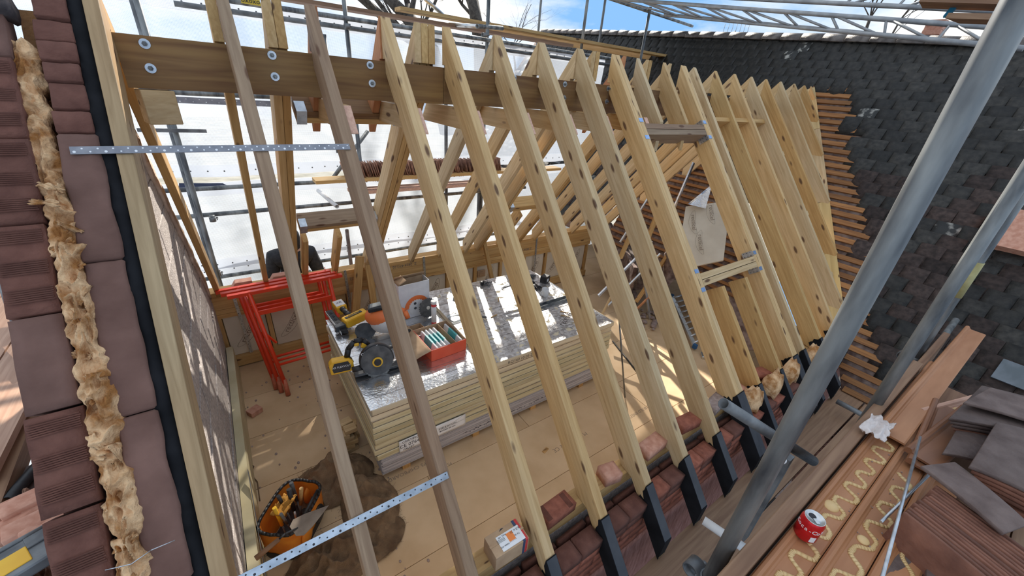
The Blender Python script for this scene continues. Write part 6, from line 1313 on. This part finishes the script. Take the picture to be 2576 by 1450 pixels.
# ================================================================ person crouching outside the far wall
def skinbody(name, verts, edges, radii, mat, parent, root=0, sub=2):
    me = bpy.data.meshes.new(name); me.from_pydata(verts, edges, []); o = bpy.data.objects.new(name, me); C.objects.link(o)
    s = o.modifiers.new('skin', 'SKIN'); s.use_smooth_shade = True
    for i, r in enumerate(radii): me.skin_vertices[0].data[i].radius = (r, r) if not isinstance(r, tuple) else r
    me.skin_vertices[0].data[root].use_root = True
    o.modifiers.new('sub', 'SUBSURF').levels = sub; o.modifiers['sub'].render_levels = sub
    dg = bpy.context.evaluated_depsgraph_get(); m2 = bpy.data.meshes.new_from_object(o.evaluated_get(dg)); bpy.data.objects.remove(o)
    m2.materials.clear(); m2.materials.append(mat)
    for p in m2.polygons: p.use_smooth = True
    return put(name, m2, wmx(parent) if parent else Matrix.Identity(4), parent)
pc = on(724, 655, 1, 2.27); sh = on(724, 640, 1, 2.27).z; fz = sh - 1.36
per = thing('person', (pc.x + .05, 2.27, fz), 'person in a black hooded jacket beyond the far plate, behind the double rafter', 'person')
V = [(0, .10, .92), (0, .06, 1.10), (0, -.02, 1.28), (0, -.08, 1.40), (0, -.09, 1.47), (0, -.10, 1.55), (0, -.11, 1.64),      # pelvis..head top
     (-.19, -.05, 1.36), (-.26, -.10, 1.10), (-.20, -.10, .84), (.19, -.05, 1.36), (.26, -.10, 1.10), (.20, -.10, .84),
     (-.10, .10, .88), (-.12, -.04, .50), (-.12, .04, .08), (-.12, -.12, .03), (.10, .10, .88), (.12, -.04, .50), (.12, .04, .08), (.12, -.12, .03)]
E_ = [(0, 1), (1, 2), (2, 3), (3, 4), (4, 5), (5, 6), (3, 7), (7, 8), (8, 9), (3, 10), (10, 11), (11, 12), (0, 13), (13, 14), (14, 15), (15, 16), (0, 17), (17, 18), (18, 19), (19, 20)]
R_ = [.13, .13, .145, .11, .055, .085, .07, .07, .045, .03, .07, .045, .03, .09, .06, .042, .04, .09, .06, .042, .04]
body = skinbody('body', V, E_, R_, M_skin, per)
jv = [V[0], V[1], V[2], V[3], V[7], V[8], (-.22, -.11, .90), V[10], V[11], (.22, -.11, .90), V[4]]; je = [(0, 1), (1, 2), (2, 3), (3, 4), (4, 5), (5, 6), (3, 7), (7, 8), (8, 9), (3, 10)]; skinbody('jacket', jv, je, [.16, .16, .175, .145, .10, .072, .055, .10, .072, .055, .10], M_jack, per)
skinbody('trousers', [V[0]] + V[13:16] + V[17:20], [(0, 1), (1, 2), (2, 3), (0, 4), (4, 5), (5, 6)], [.155, .11, .085, .07, .11, .085, .07], M_grey, per)
skinbody('hood', [(0, -.03, 1.42), (0, -.06, 1.52), (0, -.09, 1.63), (0, -.11, 1.70)], [(0, 1), (1, 2), (2, 3)], [.125, .125, .125, .095], M_jack, per)
m = MB(); m.ball((0, -.10, 1.62), .098, 10, (.9, 1.0, 1.1)); m.build('hair', mk('dark_hair', (.03, .02, .015), (.07, .05, .035), 60, .8), per, world=False)
m = MB()
for sx in (-.035, .035): m.ball((sx, -.20, 1.62), .011, 6)
m.ball((0, -.215, 1.59), .014, 6, (.8, 1.2, 1.2)); m.build('face_features', M_skin, per, world=False)
for sx in (-1, 1):
    m = MB(); b = Vector((.20 * sx, -.11, .84)); m.ball(b + Vector((0, -.04, -.02)), .042, 7, (.8, 1.1, .5))
    for k_ in range(4): q = b + Vector((-.024 + .016 * k_, -.07, -.02)); m.path([q, q + Vector((0, -.04, -.004)), q + Vector((0, -.062 + .004 * abs(k_ - 1.5), -.03))], [.0095, .009, .0075], 7)
    q = b + Vector((-.035 * sx, -.03, -.02)); m.path([q, q + Vector((-.025 * sx, -.03, -.006)), q + Vector((-.03 * sx, -.055, -.02))], [.011, .0095, .008], 7); m.build('hand', M_skin, per, world=False)
for sx in (-.12, .12): m = MB(); m.box((sx, -.04, .03), (.10, .28, .07)); bevel(m.build('boot', M_black, per, world=False), .02, 2)
tag(beam('scaffold_board', (-.8, 2.3, fz - .02), (3.4, 2.3, fz - .02), .42, .038, (0, 0, 1), M_board), 'board the bending person stands on outside the far wall', 'board')
